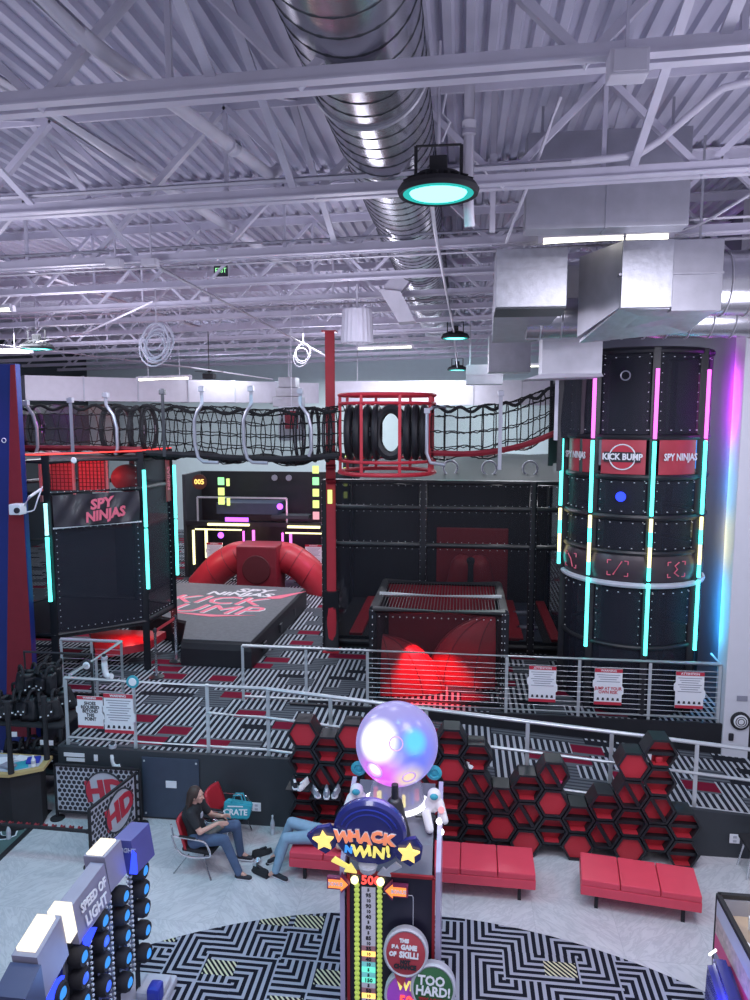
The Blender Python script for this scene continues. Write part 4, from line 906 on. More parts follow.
# stanchions with red belt
def stanchion(x, y, label):
    t = thing('belt_stanchion', label, 'stanchion', (x, y, PZ), 'chrome stanchions by the airbag')
    b = B(); b.lathe([(.15, 0), (.15, .02), (.03, .04)], (x, y, PZ), 24); obj('base', b, 'steel', t, True)
    obj('pole', B().tube([(x, y, PZ+.03), (x, y, PZ+.95)], .028, 10), 'chrome', t, True)
    b = B(); b.lathe([(.035, 0), (.04, .06), (.02, .09)], (x, y, PZ+.93), 14); obj('cap', b, 'steel', t, True)
    return t
s1 = stanchion(-5.98, 13.3, 'chrome belt stanchion nearest the railing beside the left tower')
s2 = stanchion(-5.95, 14.25, 'chrome belt stanchion further back at the airbag corner')
obj('belt', B().bar((-5.98, 13.34, PZ+.95), (-5.95, 14.21, PZ+.95), .012, .06), 'red', s1)
# ---------------------------------------------------------------- red inflatable arch and arena behind the airbag
t = thing('inflatable_arch', 'red inflatable tunnel arch with square dark mouth behind the airbag', 'inflatable', (-5.8, 20.6, PZ))
for s, xe in ((-1, -7.75), (1, -3.95)):
    xm = -5.8+s*.5
    P = path([(xm, 20.6, 2.10), (xm+s*.35, 20.6, 2.05), ((xe+xm)/2+s*.15, 20.6, 1.72), (xe, 20.6, 1.10)], 6)
    obj('tube', B().tube(P, .46, 18), 'red', t, True)
    for p in P[3::5]: obj('seam', B().tube(circ(p, .465, 20, (0, 1, 0), (.5*s, 0, .85)), .012, 5, True), 'deepred', t, True)
obj('mouth_block', B().box((-5.78, 20.3, 1.83), (1.2, 1.0, 1.45), bev=.05), 'deepred', t)
b = B(); b.lathe([(.42, 0), (.40, .02), (.02, .02)], (-5.78, 19.79, 1.88), 28, Matrix.Rotation(pi/2, 3, 'X')); obj('mouth_disc', b, pm('mouth_dark', (.10, .008, .014), .6), t, True)
lamp('arch_light', 'POINT', (-5.8, 20.0, 3.2), 14, (1., .3, .6), .1); lamp('arch_light', 'POINT', (-7.6, 19.7, 2.5), 14, (1., .5, .4), .1); lamp('arch_light', 'POINT', (-4.0, 19.7, 2.5), 12, (1., .25, .6), .1)
YA = 22.0
def ax(px): return -8.70+(px-185)*.0324
def az(py): return 4.42-(py-475)*.0328
t = thing('laser_arena', 'dark arena booth with glowing door frames behind the red arch', 'booth', (-6.4, YA, PZ))
obj('back_wall', B().box((-6.3, YA+1.5, 2.75), (5.0, .1, 3.34)), 'black', t)
for x in (-8.75, -3.75): obj('side_wall', B().box((x, YA+.75, 2.75), (.1, 1.5, 3.34)), 'char', t)
obj('header', B().box((-6.5, YA+.1, 2.86), (4.4, .3, .14)), 'black', t)
for a, c in (((197, 497), (287, 497)), ((197, 497), (197, 522)), ((287, 497), (287, 522))): obj('upper_frame', B().bar((ax(a[0]), YA, az(a[1])), (ax(c[0]), YA, az(c[1])), .05), 'rail', t)
for x0, y0, x1, y1, m_, w_ in ((208, 523, 250, 523, 'yel', .07), (288, 524, 320, 524, 'yel', .07), (195, 528, 242, 528, 'yel', .04), (286, 530, 322, 530, 'yel', .04), (193, 529, 193, 563, 'yel', .06), (206, 529, 206, 556, 'yel', .07), (244, 529, 244, 566, 'mag', .05), (254, 528, 254, 544, 'mag', .07), (283, 530, 283, 565, 'mag', .05), (291, 531, 291, 551, 'mag', .07)):
    obj('light_strip', B().bar((ax(x0), YA-.1, az(y0)), (ax(x1), YA-.1, az(y1)), w_), m_, t)
for x, y, m_ in ((222, 481, 'green'), (222, 491, 'limeled'), (229, 482, 'limeled'), (229, 501, 'limeled'), (222, 500, 'limeled'), (316, 480, 'green'), (316, 491, 'limeled'), (316, 502, 'limeled'), (316, 513, 'pinkled'), (316, 469, 'limeled')):
    obj('lit_tile', B().box((ax(x), YA-.05, az(y)), (.20 if x != 229 else .1, .05, .24), bev=.01), m_, t)
for x in (264, 279): b = B(); b.lathe([(.10, 0), (.10, .05)], (ax(x), YA+1.4, az(481)), 16, Matrix.Rotation(pi/2, 3, 'X')); obj('target_disc', b, 'hoop', t)
b = B(); b.lathe([(.10, 0), (.08, .06)], (ax(280), YA, az(505)), 16, Matrix.Rotation(pi/2, 3, 'X')); obj('target_lamp', b, 'vio', t)
b = B(); b.lathe([(.10, 0), (.08, .06)], (ax(222), YA-.2, az(533)), 16, Matrix.Rotation(pi/2, 3, 'X')); obj('target_lamp', b, 'vio', t)
obj('ledge', B().box((ax(246), YA+.6, az(508)), (2., 1., .35)), 'slate', t); obj('ledge', B().box((ax(290), YA+.2, az(515)), (1.2, .5, .1)), 'char', t)
obj('screen', B().box((ax(236), YA+.05, az(520)), (.75, .05, .22)), 'vio', t)
b = B(); b.lathe([(.24, 0), (.24, .03)], (ax(200), YA-.02, az(482)), 24, Matrix.Rotation(pi/2, 3, 'X')); dsc = obj('number_disc', b, pm('disc_brown', (.10, .03, .02), .5), t)
text('lettering', '005', .22, 'amber', dsc, plane((ax(200), YA-.06, az(482)), (1, 0, 0)), bold=.006)
for x in (193, 206, 244, 283, 322): obj('frame_post', B().box((ax(x), YA+.02, (PZ+az(528))/2), (.07, .1, az(528)-PZ)), 'blackmat', t)
for x, nm in ((217, 'left'), (315, 'right')):
    rule_sign(plane((ax(x), YA-.35, az(549)), (1, 0, 0)), .52, .62, 'WARNING', 'ink', f'small white notice standing at the {nm} doorway of the dark arena', None, 7)
lamp('arena_light', 'POINT', (ax(228), YA-.3, az(540)), 8, (1., .7, .5), .1); lamp('arena_light', 'POINT', (ax(287), YA-.4, az(540)), 8, (1., .2, .9), .1)
# tiles on a dark post right of the column
t = thing('tile_post', 'dark post with lit yellow tiles just right of the red column', 'post', (-3.45, 21.3, PZ))
obj('post', B().box((-3.38, 21.3, 3.0), (.2, .12, 3.84)), 'black', t)
for k in range(4): obj('lit_tile', B().box((-3.38, 21.22, 5.0-.36*k), (.16, .05, .2), bev=.01), 'limeled', t)
# seating and barrier beyond the airbag
t = thing('side_barrier', 'dark padded barrier between the left tower and the arena', 'barrier', (-9.4, 20.6, PZ))
obj('pad', B().box((-9.4, 20.6, 2.1), (.9, 2.4, 2.0), bev=.08), 'char', t); obj('coping', B().box((-9.4, 20.6, 3.14), (1., 2.5, .1), bev=.03), 'redpad', t)
# ---------------------------------------------------------------- railings
def rtop(x): return 2.18 if x < -2.9 else 2.15-.081*(x+2.9)
t = thing('ramp_railing', 'steel handrail along the front edge of the platform and down the ramp', 'railing', (-1, 10.3, .5))
for x in (-6.15, -5.02, -3.83, -2.87, -1.90, -.45, 1.04, 2.24, 3.43, 4.62): obj('post', B().tube([(x, 10.31, rampz(x)), (x, 10.31, rtop(x))], .030, 10), 'rail', t, True)
for off, x0 in ((0, -6.15), (-.46, -3.83), (-.98, -6.15)):
    xs = [x0]+[v for v in (-2.9,) if v > x0]+[5.6]
    obj('rail', B().tube([(x, 10.31, rtop(x)+off) for x in xs], .030 if off == 0 else .022, 10), 'rail', t, True)
t = thing('corner_railing', 'steel railing turning the corner at the left end of the platform', 'railing', (-6.15, 11.3, PZ))
for z, r in ((2.18, .03), (1.2, .022)): obj('rail', B().tube([(-6.13, 10.42, z), (-6.12, 12.15, z), (-7.3, 12.17, z)], r, 10), 'rail', t, True)
for x, y in ((-6.13, 11.25), (-6.12, 12.15), (-7.3, 12.17), (-6.7, 12.16)): obj('post', B().tube([(x, y, PZ), (x, y, 2.18)], .026, 10), 'rail', t, True)
for k in range(8): obj('cable_rail', B().tube([(-6.12, 12.15, 1.32+.1*k), (-7.3, 12.17, 1.32+.1*k)], .006, 4), 'rail', t)
t = thing('platform_railing', 'long steel railing with thin cables at the upper platform edge before the cage', 'railing', (.3, 12.35, PZ))
for x in (-3.9, -2.72, -1.6, .86, 2.1, 3.28, 4.42): obj('post', B().tube([(x, 12.36, PZ), (x, 12.36, 2.12)], .027, 10), 'rail', t, True)
for z, r in ((2.12, .032), (1.16, .024)): obj('rail', B().tube([(-3.9, 12.36, z), (4.42, 12.36, z)], r, 10), 'rail', t, True)
for k in range(9): obj('cable_rail', B().tube([(-1.6, 12.36, 1.26+.09*k), (4.42, 12.36, 1.26+.09*k)], .0065, 5), 'rail', t)
obj('cable_rail', B().tube([(4.42, 12.36, 2.12), (4.44, 12.9, 2.12)], .02, 6), 'rail', t)
F = (1, 0, 0)
rule_sign(plane((1.47, 12.315, 1.66), F), .46, .64, 'ATTENTION', 'ink', 'white notice with small text on the railing, nearest the caged red domes')
rule_sign(plane((2.58, 12.315, 1.66), F), .46, .64, 'WARNING', 'signred', 'white notice with big red lower lines on the railing before the cylinder tower', 'JUMP AT YOUR\nOWN RISK', 4)
rule_sign(plane((3.92, 12.315, 1.66), F), .46, .64, 'ATTENTION', 'ink', 'white notice on the railing nearest the white column')
rule_sign(plane((-5.72, 10.26, 1.66), F), .42, .52, 'WARNING', 'ink', 'white notice with five large dark lines on the front left railing', 'SHOES\nREQUIRED\nBEYOND\nTHIS\nPOINT', 0)
rule_sign(plane((-5.25, 10.26, 1.66), F), .48, .64, 'WARNING', 'ink', 'white notice full of small print beside the shoes notice on the front left railing', None, 9)
def sock(x, y, z, label):
    t = thing('display_sock', label, 'sock', (x, y, z-.30), 'sample socks on the railing')
    b = B(); b.tube([(x, y, z+.02), (x, y, z-.12), (x+.005, y, z-.22), (x+.03, y-.01, z-.29), (x+.09, y-.02, z-.31), (x+.14, y-.03, z-.30)], .052, 10); obj('knit', b, 'paper', t, True)
    b = B(); b.lathe([(.058, 0), (.058, .05)], (x, y, z-.01), 12); obj('cuff', b, 'lgrey', t, True)
    obj('clip', B().box((x, y, z+.055), (.05, .05, .05)), 'steel', t)
sock(-6.06, 11.4, 2.12, 'white sample sock clipped on the corner railing at left')
sock(-5.36, 10.22, 1.12, 'white sample sock hanging below the notices in front of the perforated panel')
def disc(c, label, m='teal'):
    t = thing('round_tag', label, 'tag', V(c)-V((0, 0, .1)), 'round tags on the railing')
    b = B(); b.lathe([(.10, 0), (.10, .02)], c, 20, Matrix.Rotation(pi/2, 3, 'X')); obj('rim', b, m, t); b = B(); b.lathe([(.065, .021), (.06, .03)], c, 20, Matrix.Rotation(pi/2, 3, 'X')); obj('face', b, 'paper', t)
disc((-6.13, 10.95, 2.16), 'round pale tag on the corner railing left of the sock', 'steel'); disc((-5.0, 10.26, 2.19), 'round teal rimmed tag on the front rail right of the notices')

# ---------------------------------------------------------------- hexagonal shoe cubbies
HX, HW, HH = .360, .46, .40
tops = [1.66, 1.45, 1.66, 1.45, 1.66, 1.45, 1.66, 1.45, .83, 1.04, 1.25, .62, .83, 1.45, 1.66, .62]
def hexpts(x, z, w, y): return [(x+w/2*cos(pi*k/3), y, z+w/2*sin(pi*k/3)) for k in range(6)]
closed = {(0, 0), (9, 2), (10, 1), (13, 0), (13, 3), (4, 2), (8, 1), (6, 1), (11, 1), (12, 2), (2, 0), (5, 2)}
half = {(1, 1), (3, 1), (8, 0), (9, 1), (12, 1), (14, 2), (7, 1), (5, 1), (10, 0), (13, 1)}
for c, top in enumerate(tops):
    x = -2.23+HX*c; z = top; r = 0
    while z > .18:
        kind = 'closed' if (c, r) in closed else 'slanted' if (c, r) in half else 'open'
        where = 'topmost' if r == 0 else f'{ORD[r]} from top'
        lab = f'black hexagonal shoe cubby {dict(closed="with solid red front", slanted="with slanted divider", open="with red shelf")[kind]}, {where} in {ORD[c]} column from left'
        y0, y1 = 9.84, 10.15; w_ = HW
        t = thing('shoe_cubby', lab, 'shoe cubby', (x, y0, z-HH/2), 'hexagonal shoe cubbies along the platform wall')
        b = B(); o_, i_ = hexpts(x, z, w_, y0), hexpts(x, z, w_-.07, y0); ob, ib = hexpts(x, z, w_, y1), hexpts(x, z, w_-.07, y1)
        rings = [[b.m.verts.new(p) for p in ps] for ps in (i_, o_, ob, ib)]
        for A, C in zip(rings, rings[1:]):
            for k in range(6): b.m.faces.new((A[k], A[(k+1) % 6], C[(k+1) % 6], C[k]))
        for k in range(6): b.m.faces.new((rings[3][k], rings[3][(k+1) % 6], rings[0][(k+1) % 6], rings[0][k]))
        obj('shell', b, 'black', t)
        yb = {'closed': y0+.03, 'slanted': y0+.10, 'open': y0+.13}[kind]
        obj('front_panel' if kind == 'closed' else 'back_panel', B().poly(hexpts(x, z, w_-.07, yb), .01, (0, 1, 0)), 'red', t)
        if kind == 'slanted': obj('divider', B().bar((x-.10, (y0+yb)/2, z+.165), (x+.10, (y0+yb)/2, z-.165), yb-y0-.02, .05), 'black', t)
        if kind == 'open': obj('shelf', B().box((x, (y0+yb)/2+.01, z-.17), (.22, yb-y0, .02)), 'red', t); obj('crossbar', B().box((x, (y0+yb)/2+.02, z-.015), (HW-.1, yb-y0-.04, .05)), 'black', t)
        z -= .415; r += 1
# little items kept in the cubbies
def shoe(x, y, z, rz, label, mat='shoe', sole='paper', L=.25, group='loose shoes'):
    t = thing('shoe', label, 'shoe', (0, 0, 0), group); s = L/.26
    P = []
    for i in range(9):
        u = i/8; hw = (.030+.022*sin(pi*min(1, u*1.1))**.6)*s*(1 if u < .95 else .7); hh = (.085-.045*u+.01*sin(u*6))*s
        P.append([(-L/2+L*u, hw*cos(a)*(1 if sin(a) < .3 else .7), .022+max(0, sin(a))*hh) for a in [2*pi*k/12 for k in range(13)]])
    b = B(); b.grid(P); b.face([p for p in P[0][:12]]); b.face([p for p in P[-1][:12]]); obj('upper', b, mat, t, True)
    b = B(); out = [(-L/2-.005, -.03*s), (-L*.1, -.036*s), (L*.3, -.05*s), (L/2, -.03*s), (L/2+.01, 0), (L/2, .035*s), (L*.3, .05*s), (-L*.1, .038*s), (-L/2-.005, .032*s)]
    b.poly([(a, c, 0) for a, c in out], .026, (0, 0, 1)); obj('sole', b, sole, t)
    obj('laces', B().box((.02*s, 0, .085*s), (.09*s, .035*s, .014), bev=.004), sole, t)
    t.location = (x, y, z); t.rotation_euler = (0, 0, rz); return t
def ledge(x, z, label):
    pass
shoe(-2.33, 9.72, .94, -1.2, 'white and black trainer on the small ledge left of the first cubby column', 'ink', 'paper')
shoe(-2.20, 9.70, .94, -1.9, 'white trainer beside the black one left on the cubby ledge', 'shoe')
shoe(-2.02, 9.73, .82, -1.0, 'left grey sandal on the cubby ledge near the lying person', 'grey', 'paper')
shoe(-1.86, 9.73, .82, -1.4, 'middle grey sandal on the cubby ledge near the lying person', 'grey', 'paper')
shoe(-1.72, 9.73, .84, -1.7, 'right grey sandal on the cubby ledge near the lying person', 'grey', 'paper')
solo('display_ledge', B().box((-2.26, 9.73, .925), (.36, .26, .02), bev=.006), 'black', 'narrow black ledge holding the two trainers on the cubbies', 'ledge', 'cubby ledges')
solo('display_ledge', B().box((-1.87, 9.74, .805), (.46, .24, .02), bev=.006), 'black', 'narrow black ledge holding the grey sandals on the cubbies', 'ledge', 'cubby ledges')
shoe(.14, 9.92, 1.275, -.5, 'pale slipper lying in the cubby right of the glowing globe', 'shoe', L=.22)
solo('small_pouch', B().box((1.47, 9.92, 1.115), (.08, .05, .06), bev=.015), 'pink', 'small pink pouch in the topmost cubby of the middle group', 'pouch')
solo('paper_cup', B().lathe([(.03, 0), (.04, .12), (.035, .12)], (2.66, 9.9, 1.515), 14), 'paper', 'white paper cup in the top right cubby', 'cup', smooth=True)
solo('small_pouch', B().box((2.80, 9.92, 1.54), (.10, .06, .11), bev=.03), 'red', 'rounded red pouch beside the paper cup in the top right cubby', 'pouch')

# ---------------------------------------------------------------- benches
def bench(x, y, rz, L, label, W=.60):
    t = thing('cushioned_bench', label, 'bench', (0, 0, 0), 'red benches in the lounge')
    obj('seat_box', B().box((0, 0, .265), (L, W, .13), bev=.012), 'redseat', t)
    for k in range(3):
        cx = -L/2+L*(k+.5)/3; obj('cushion', B().box((cx, 0, .375), (L/3-.008, W, .085), bev=.018), 'redseat', t)
    for sx in (-1, 1):
        obj('leg_brace', B().box((sx*(L/2-.2), 0, .19), (.045, W-.12, .03)), 'blackmat', t)
        for sy in (-1, 1): obj('leg', B().bar((sx*(L/2-.2), sy*(W/2-.08), 0), (sx*(L/2-.2), sy*(W/2-.08), .2), .045, .03), 'blackmat', t)
    t.location = (x, y, 0); t.rotation_euler = (0, 0, rz); return t
bench(2.36, 9.02, radians(-7.5), 1.44, 'red three cushion bench at right, standing clear on the marble floor')
bench(.32, 9.14, radians(-1.), 1.46, 'red three cushion bench just right of the hammer game')
bench(-1.52, 9.22, radians(-1.), 1.42, 'red bench left of the hammer game with a person lying on it')

# ---------------------------------------------------------------- chairs
def chair(label):
    t = thing('lounge_chair', label, 'chair', (0, 0, 0), 'red chairs with chrome frames')
    P = []
    for j in range(9):
        v = j/8; z = .40+.42*v; xx = -.22-.13*v; P.append([(xx+.05*(abs(y)/.24)**2-.0*v, y, z-.02*(abs(y)/.24)**3) for y in [(-.24+.48*k/10)*(1-.10*v*v) for k in range(11)]])
    b = B(); b.grid(P); o = obj('backrest', b, 'red', t, True); md = o.modifiers.new('thick', 'SOLIDIFY'); md.thickness = .035
    obj('seat', B().box((.02, 0, .385), (.48, .46, .06), bev=.025), 'blackmat', t)
    for s in (-1, 1):
        y = s*.265
        obj('arm_frame', B().tube(path([(-.36, y, .78), (-.33, y, .62), (-.27, y, .60), (.10, y, .60), (.2, y, .56), (.26, y, .42), (.22, y, .36), (-.1, y, .31), (-.28, y, .40), (-.36, y, .60)], 4), .014, 8), 'chrome', t, True)
        obj('leg', B().tube([(.14, y*.9, .34), (.26, y, 0.0)], .014, 8), 'chrome', t, True)
        obj('leg', B().tube([(-.10, y*.9, .33), (-.34, y, 0.0)], .014, 8), 'chrome', t, True)
        obj('arm_pad', B().box((-.1, y, .618), (.26, .035, .02), bev=.008), 'blackmat', t)
    obj('stretcher', B().tube([(.14, -.24, .34), (.14, .24, .34)], .012, 8), 'chrome', t, True)
    return t
ch = chair('red backed chrome armchair holding the seated person in black')
ch.location = (-3.50, 9.10, 0); ch.rotation_euler = (0, 0, radians(-9)); ch.scale = (.95, .95, .92)
ch2 = dup(ch, (-3.36, 9.82, 0), radians(-8), 'red backed chrome armchair against the wall with a turquoise bag on it')
t = thing('tote_bag', 'turquoise bag with white lettering resting on the rear red chair', 'bag', (-3.14, 9.66, .42))
M = plane((-3.16, 9.55, .60), (1, .02, .03), (0, .25, 1))
b = B(); b.hull8([on(M, x, y, z) for z, k in ((0, 1), (-.16, .9)) for x, y in ((-.20*k, -.13), (.18*k, -.13), (.24*k, .08), (-.19*k, .13))])
es = b.m.edges[:]; bmesh.ops.bevel(b.m, geom=es, offset=.02, segments=2, affect='EDGES'); obj('body', b, 'teal', t, True)
text('lettering', 'CRATE', .115, 'paper', t, M @ Matrix.Translation((-.01, -.03, .004)), bold=.003)
obj('text_bar', slabq(M, ((-.13, .045), (.1, .045), (.1, .062), (-.13, .062)), .002, .006), 'paper', t)
for zz in (-.02, -.14): obj('handle', B().tube([on(M, -.08, .1, zz), on(M, -.05, .2, zz), on(M, .06, .2, zz), on(M, .1, .09, zz)], .01, 6), 'teal', t, True)

# ---------------------------------------------------------------- people
def fuse(name, b, voxel, mat, parent, smooth_it=4):
    me = b.mesh(name); o = bpy.data.objects.new(name+'_tmp', me); COL.objects.link(o)
    r = o.modifiers.new('r', 'REMESH'); r.mode = 'VOXEL'; r.voxel_size = voxel; r.use_smooth_shade = True
    s = o.modifiers.new('s', 'SMOOTH'); s.iterations = smooth_it; s.factor = .5
    dg = bpy.context.evaluated_depsgraph_get(); m2 = bpy.data.meshes.new_from_object(o.evaluated_get(dg)); bpy.data.objects.remove(o)
    m2.name = name; m2.materials.clear()
    for p in m2.polygons: p.use_smooth = True
    return link(name, m2, mat, parent)
def limb(b, pts, rs, seg=14):
    for p, q, r1, r2 in zip(pts, pts[1:], rs, rs[1:]): b.caps(p, q, r1, r2, seg)
def head(b, c, f, up, s=1.):
    """skull, jaw, nose, ears, brow, lips; f = facing direction"""
    f = V(f).normalized(); up = V(up); up = (up-f*up.dot(f)).normalized(); r = f.cross(up); c = V(c)
    M = Matrix((r, f, up)).transposed()
    g = lambda x, y, z: c+(r*x+f*y+up*z)*s
    b.ball(g(0, -.008, .022), .094*s, (.82, 1.02, 1.0), 20, M); b.caps(g(0, .035, -.02), g(0, .052, -.085), .058*s, .034*s)
    b.caps(g(0, .088, .0), g(0, .108, -.032), .012*s, .016*s, 8)
    for k in (-1, 1):
        b.ball(g(k*.076, -.008, -.012), .024*s, (.4, .7, 1.2), 8, M); b.ball(g(k*.032, .072, -.02), .026*s, (1, .8, .8), 8, M); b.ball(g(k*.032, .078, .028), .02*s, (1.3, .7, .6), 8, M)
        b.caps(g(k*.0, .082, -.055), g(k*.018, .078, -.058), .011*s, .008*s, 8)
        b.caps(g(k*.001, .08, -.068), g(k*.016, .077, -.066), .010*s, .008*s, 8)
def hand(b, wrist, d, palm_n, s=1., curl=.5, side=1):
    """palm with four unequal fingers bent at the knuckles and a thumb leaving the side of the palm"""
    w_ = V(wrist); d = V(d).normalized(); n = V(palm_n); n = (n-d*n.dot(d)).normalized(); a = d.cross(n)*side
    for k in range(4): b.caps(w_+a*(-.012+.008*k)*s+d*.0, w_+d*.085*s+a*(-.030+.020*k)*s, .016*s, .0125*s, 10)
    for k, L in enumerate((.068, .078, .074, .056)):
        p = w_+d*.088*s+a*(-.031+.0205*k)*s; dd = d
        for j, fl in enumerate((.45, .32, .25)):
            dd = (dd*cos(curl)+n*sin(curl)).normalized(); q = p+dd*L*fl*s*1.1; b.caps(p, q, (.0098-.0008*j)*s, (.0092-.0008*j)*s, 8); p = q; 
    p = w_+d*.028*s-a*.026*s; q = p+(d*.6-a*.8+n*.2).normalized()*.040*s; b.caps(p, q, .014*s, .011*s, 8); b.caps(q, q+(d*.9-a*.2+n*.4).normalized()*.034*s, .0105*s, .009*s, 8)
# seated person in black
t = thing('person', 'person in a black tee and blue jeans seated in the red chair, hands together', 'person', (-3.5, 9.08, 0))
s = .90
hp = V((-3.56, 9.08, .48)); ch_ = V((-3.64, 9.08, .78)); nk = V((-3.615, 9.075, .945)); hd = V((-3.555, 9.06, 1.075))
sh = {-1: V((-3.60, 8.925, .875)), 1: V((-3.60, 9.235, .875))}
el = {-1: V((-3.45, 8.86, .66)), 1: V((-3.43, 9.28, .67))}; wr = {-1: V((-3.225, 8.985, .735)), 1: V((-3.225, 9.13, .755))}
hipj = {-1: V((-3.54, 8.98, .47)), 1: V((-3.54, 9.18, .47))}
kn = {-1: V((-3.135, 8.93, .53)), 1: V((-3.06, 9.22, .58))}; an = {-1: V((-2.93, 8.90, .10)), 1: V((-3.03, 9.30, .12))}
fd = V((.96, -.05, -.05))
b = B(); limb(b, [hp, (hp+ch_)/2, ch_, V((-3.625, 9.08, .88))], [.125, .115, .13, .10]); b.caps(sh[-1]+V((0, .05, 0)), sh[1]-V((0, .05, 0)), .065, .065)
b.caps(nk-V((0, 0, .05)), hd-V((.015, 0, .03)), .048, .044); head(b, hd, fd, (0, 0, 1), .93)
for k in (-1, 1):
    limb(b, [sh[k], el[k]], [.052, .038]); limb(b, [el[k], wr[k]], [.038, .024]); hand(b, wr[k], (.9, -.25*k*-.6, .05), (0, -k, -.2), .85, .5, -k)
    limb(b, [hipj[k], kn[k]], [.085, .055]); limb(b, [kn[k], an[k]], [.052, .032]); b.caps(an[k], an[k]+V((.11, -.01, -.055)), .03, .026)
body = fuse('body', b, .0075, 'skin', t)
b = B(); limb(b, [hp+V((0, 0, -.01)), (hp+ch_)/2, ch_, V((-3.625, 9.08, .875))], [.140, .130, .146, .115]); b.caps(sh[-1]+V((0, .05, 0)), sh[1]-V((0, .05, 0)), .075, .075)
for k in (-1, 1): b.caps(sh[k], sh[k]*.35+el[k]*.65, .068, .058)
fuse('tee_shirt', b, .011, 'tee', t)
b = B(); b.caps(hp-V((.0, .09, .02)), hp+V((0, .09, -.02)), .12, .12)
for k in (-1, 1): limb(b, [hipj[k], kn[k]], [.098, .072]); limb(b, [kn[k], an[k]+V((0, 0, -.01))], [.070, .055])
fuse('jeans', b, .011, 'jean', t)
for k in (-1, 1):
    b = B(); b.caps(an[k]+V((-.02, 0, -.062)), an[k]+V((.16, -.02, -.066)), .040, .034); fuse('shoe', b, .008, 'ink', t, 2)
    b = B(); b.caps(an[k]+V((-.02, 0, -.085)), an[k]+V((.165, -.02, -.085)), .036, .032, 10); o = obj('sole', b, 'paper', t, True); 
    for v in o.data.vertices: v.co.z = max(v.co.z, .003)
b = B(); b.ball(hd+V((-.028, 0, .038)), .104, (1., .90, .95), 16); b.caps(hd+V((-.075, 0, .01)), V((-3.70, 9.08, .80)), .065, .045); b.caps(hd+V((-.06, -.05, 0)), V((-3.68, 9.0, .84)), .04, .03); b.caps(hd+V((-.06, .05, 0)), V((-3.68, 9.15, .84)), .04, .03)
bmesh.ops.delete(b.m, geom=[v for v in b.m.verts if (v.co-hd).dot(fd) > .045 and v.co.z < hd.z+.075], context='VERTS'); fuse('hair', b, .010, 'hair', t, 3) if False else None
b = B(); b.ball(hd+V((-.030, 0, .036)), .100, (.96, .90, 1.0), 16); b.caps(hd+V((-.075, 0, .01)), V((-3.705, 9.08, .79)), .068, .045); b.caps(hd+V((-.055, -.055, .02)), V((-3.67, 9.0, .85)), .035, .03); b.caps(hd+V((-.055, .055, .02)), V((-3.67, 9.15, .85)), .035, .03)
fuse('hair', b, .010, 'hair', t, 2)
obj('eye', B().ball(hd+V((.066, -.036, .003)), .007, seg=8), 'ink', body); obj('eye', B().ball(hd+V((.070, .024, .003)), .007, seg=8), 'ink', body)
b = B(); b.caps((-3.36, 9.03, .60), (-3.25, 9.14, .62), .085, .07); fuse('jacket', b, .012, 'khaki', t)
obj('print', B().box((-3.487, 9.05, .80), (.008, .07, .07), bev=.01), 'lgrey', t)
# person lying on the left bench
t = thing('person', 'person in pale jeans lying back on the bench, legs hanging off its end', 'person', (-1.6, 9.22, .42))
hp = V((-1.90, 9.22, .53)); ch_ = V((-1.45, 9.24, .54)); nk = V((-1.24, 9.24, .54)); hd = V((-1.08, 9.24, .535))
kn = {-1: V((-2.31, 9.08, .52)), 1: V((-2.29, 9.34, .60))}; an = {-1: V((-2.43, 8.98, .11)), 1: V((-2.50, 9.36, .11))}
b = B(); limb(b, [hp, (hp+ch_)/2, ch_, nk], [.105, .10, .115, .06]); b.caps(V((-1.34, 9.10, .53)), V((-1.34, 9.38, .53)), .07, .07); b.caps(nk, hd, .048, .045)
head(b, hd, (-.1, -.1, 1), (1, 0, .1), .93)
for k in (-1, 1):
    e = V((-1.56, 9.24+k*.24, .50)); wv = V((-1.78, 9.24+k*.10, .60)); limb(b, [V((-1.34, 9.24+k*.17, .53)), e, wv], [.05, .037, .024]); hand(b, wv, (-.8, -k*.4, 0.), (0, 0, -1), .85, .3, k)
    limb(b, [hp+V((-.02, k*.09, 0)), kn[k]], [.085, .055]); limb(b, [kn[k], an[k]], [.052, .032]); b.caps(an[k], an[k]+V((-.08, -.02, -.06)), .03, .026)
fuse('body', b, .0075, 'skin', t)
b = B(); limb(b, [(hp*.55+ch_*.45), ch_, V((-1.30, 9.24, .54))], [.112, .13, .10]); b.caps(V((-1.34, 9.12, .53)), V((-1.34, 9.36, .53)), .08, .08)
for k in (-1, 1): b.caps(V((-1.34, 9.24+k*.17, .53)), V((-1.50, 9.24+k*.22, .51)), .064, .056)
fuse('tee_shirt', b, .011, 'tee', t)
b = B(); b.caps(hp-V((.0, .07, 0)), hp+V((0, .07, 0)), .108, .108)
for k in (-1, 1): limb(b, [hp+V((-.02, k*.08, 0)), kn[k]], [.098, .075]); limb(b, [kn[k], an[k]], [.072, .058])
fuse('jeans', b, .011, 'jeanl', t)
for k in (-1, 1):
    f_ = V((.16, -.08, 0)) if k < 0 else V((-.10, -.1, 0))
    b = B(); b.caps(an[k]+V((-.0, .0, -.065))-f_*.15, an[k]+V((0, 0, -.07))+f_, .036, .032); fuse('shoe', b, .008, 'ink', t, 2)
    b = B(); b.caps(an[k]+V((0, 0, -.088))-f_*.15, an[k]+V((0, 0, -.088))+f_, .030, .028, 10); o = obj('sole', b, 'paper', t, True)
    for v in o.data.vertices: v.co.z = max(v.co.z, .002-t.location.z)
hb = B(); hb.ball(hd+V((.04, 0, 0)), .10, (.9, .9, .95), 14); fuse('hair', hb, .010, 'hair', t, 2)
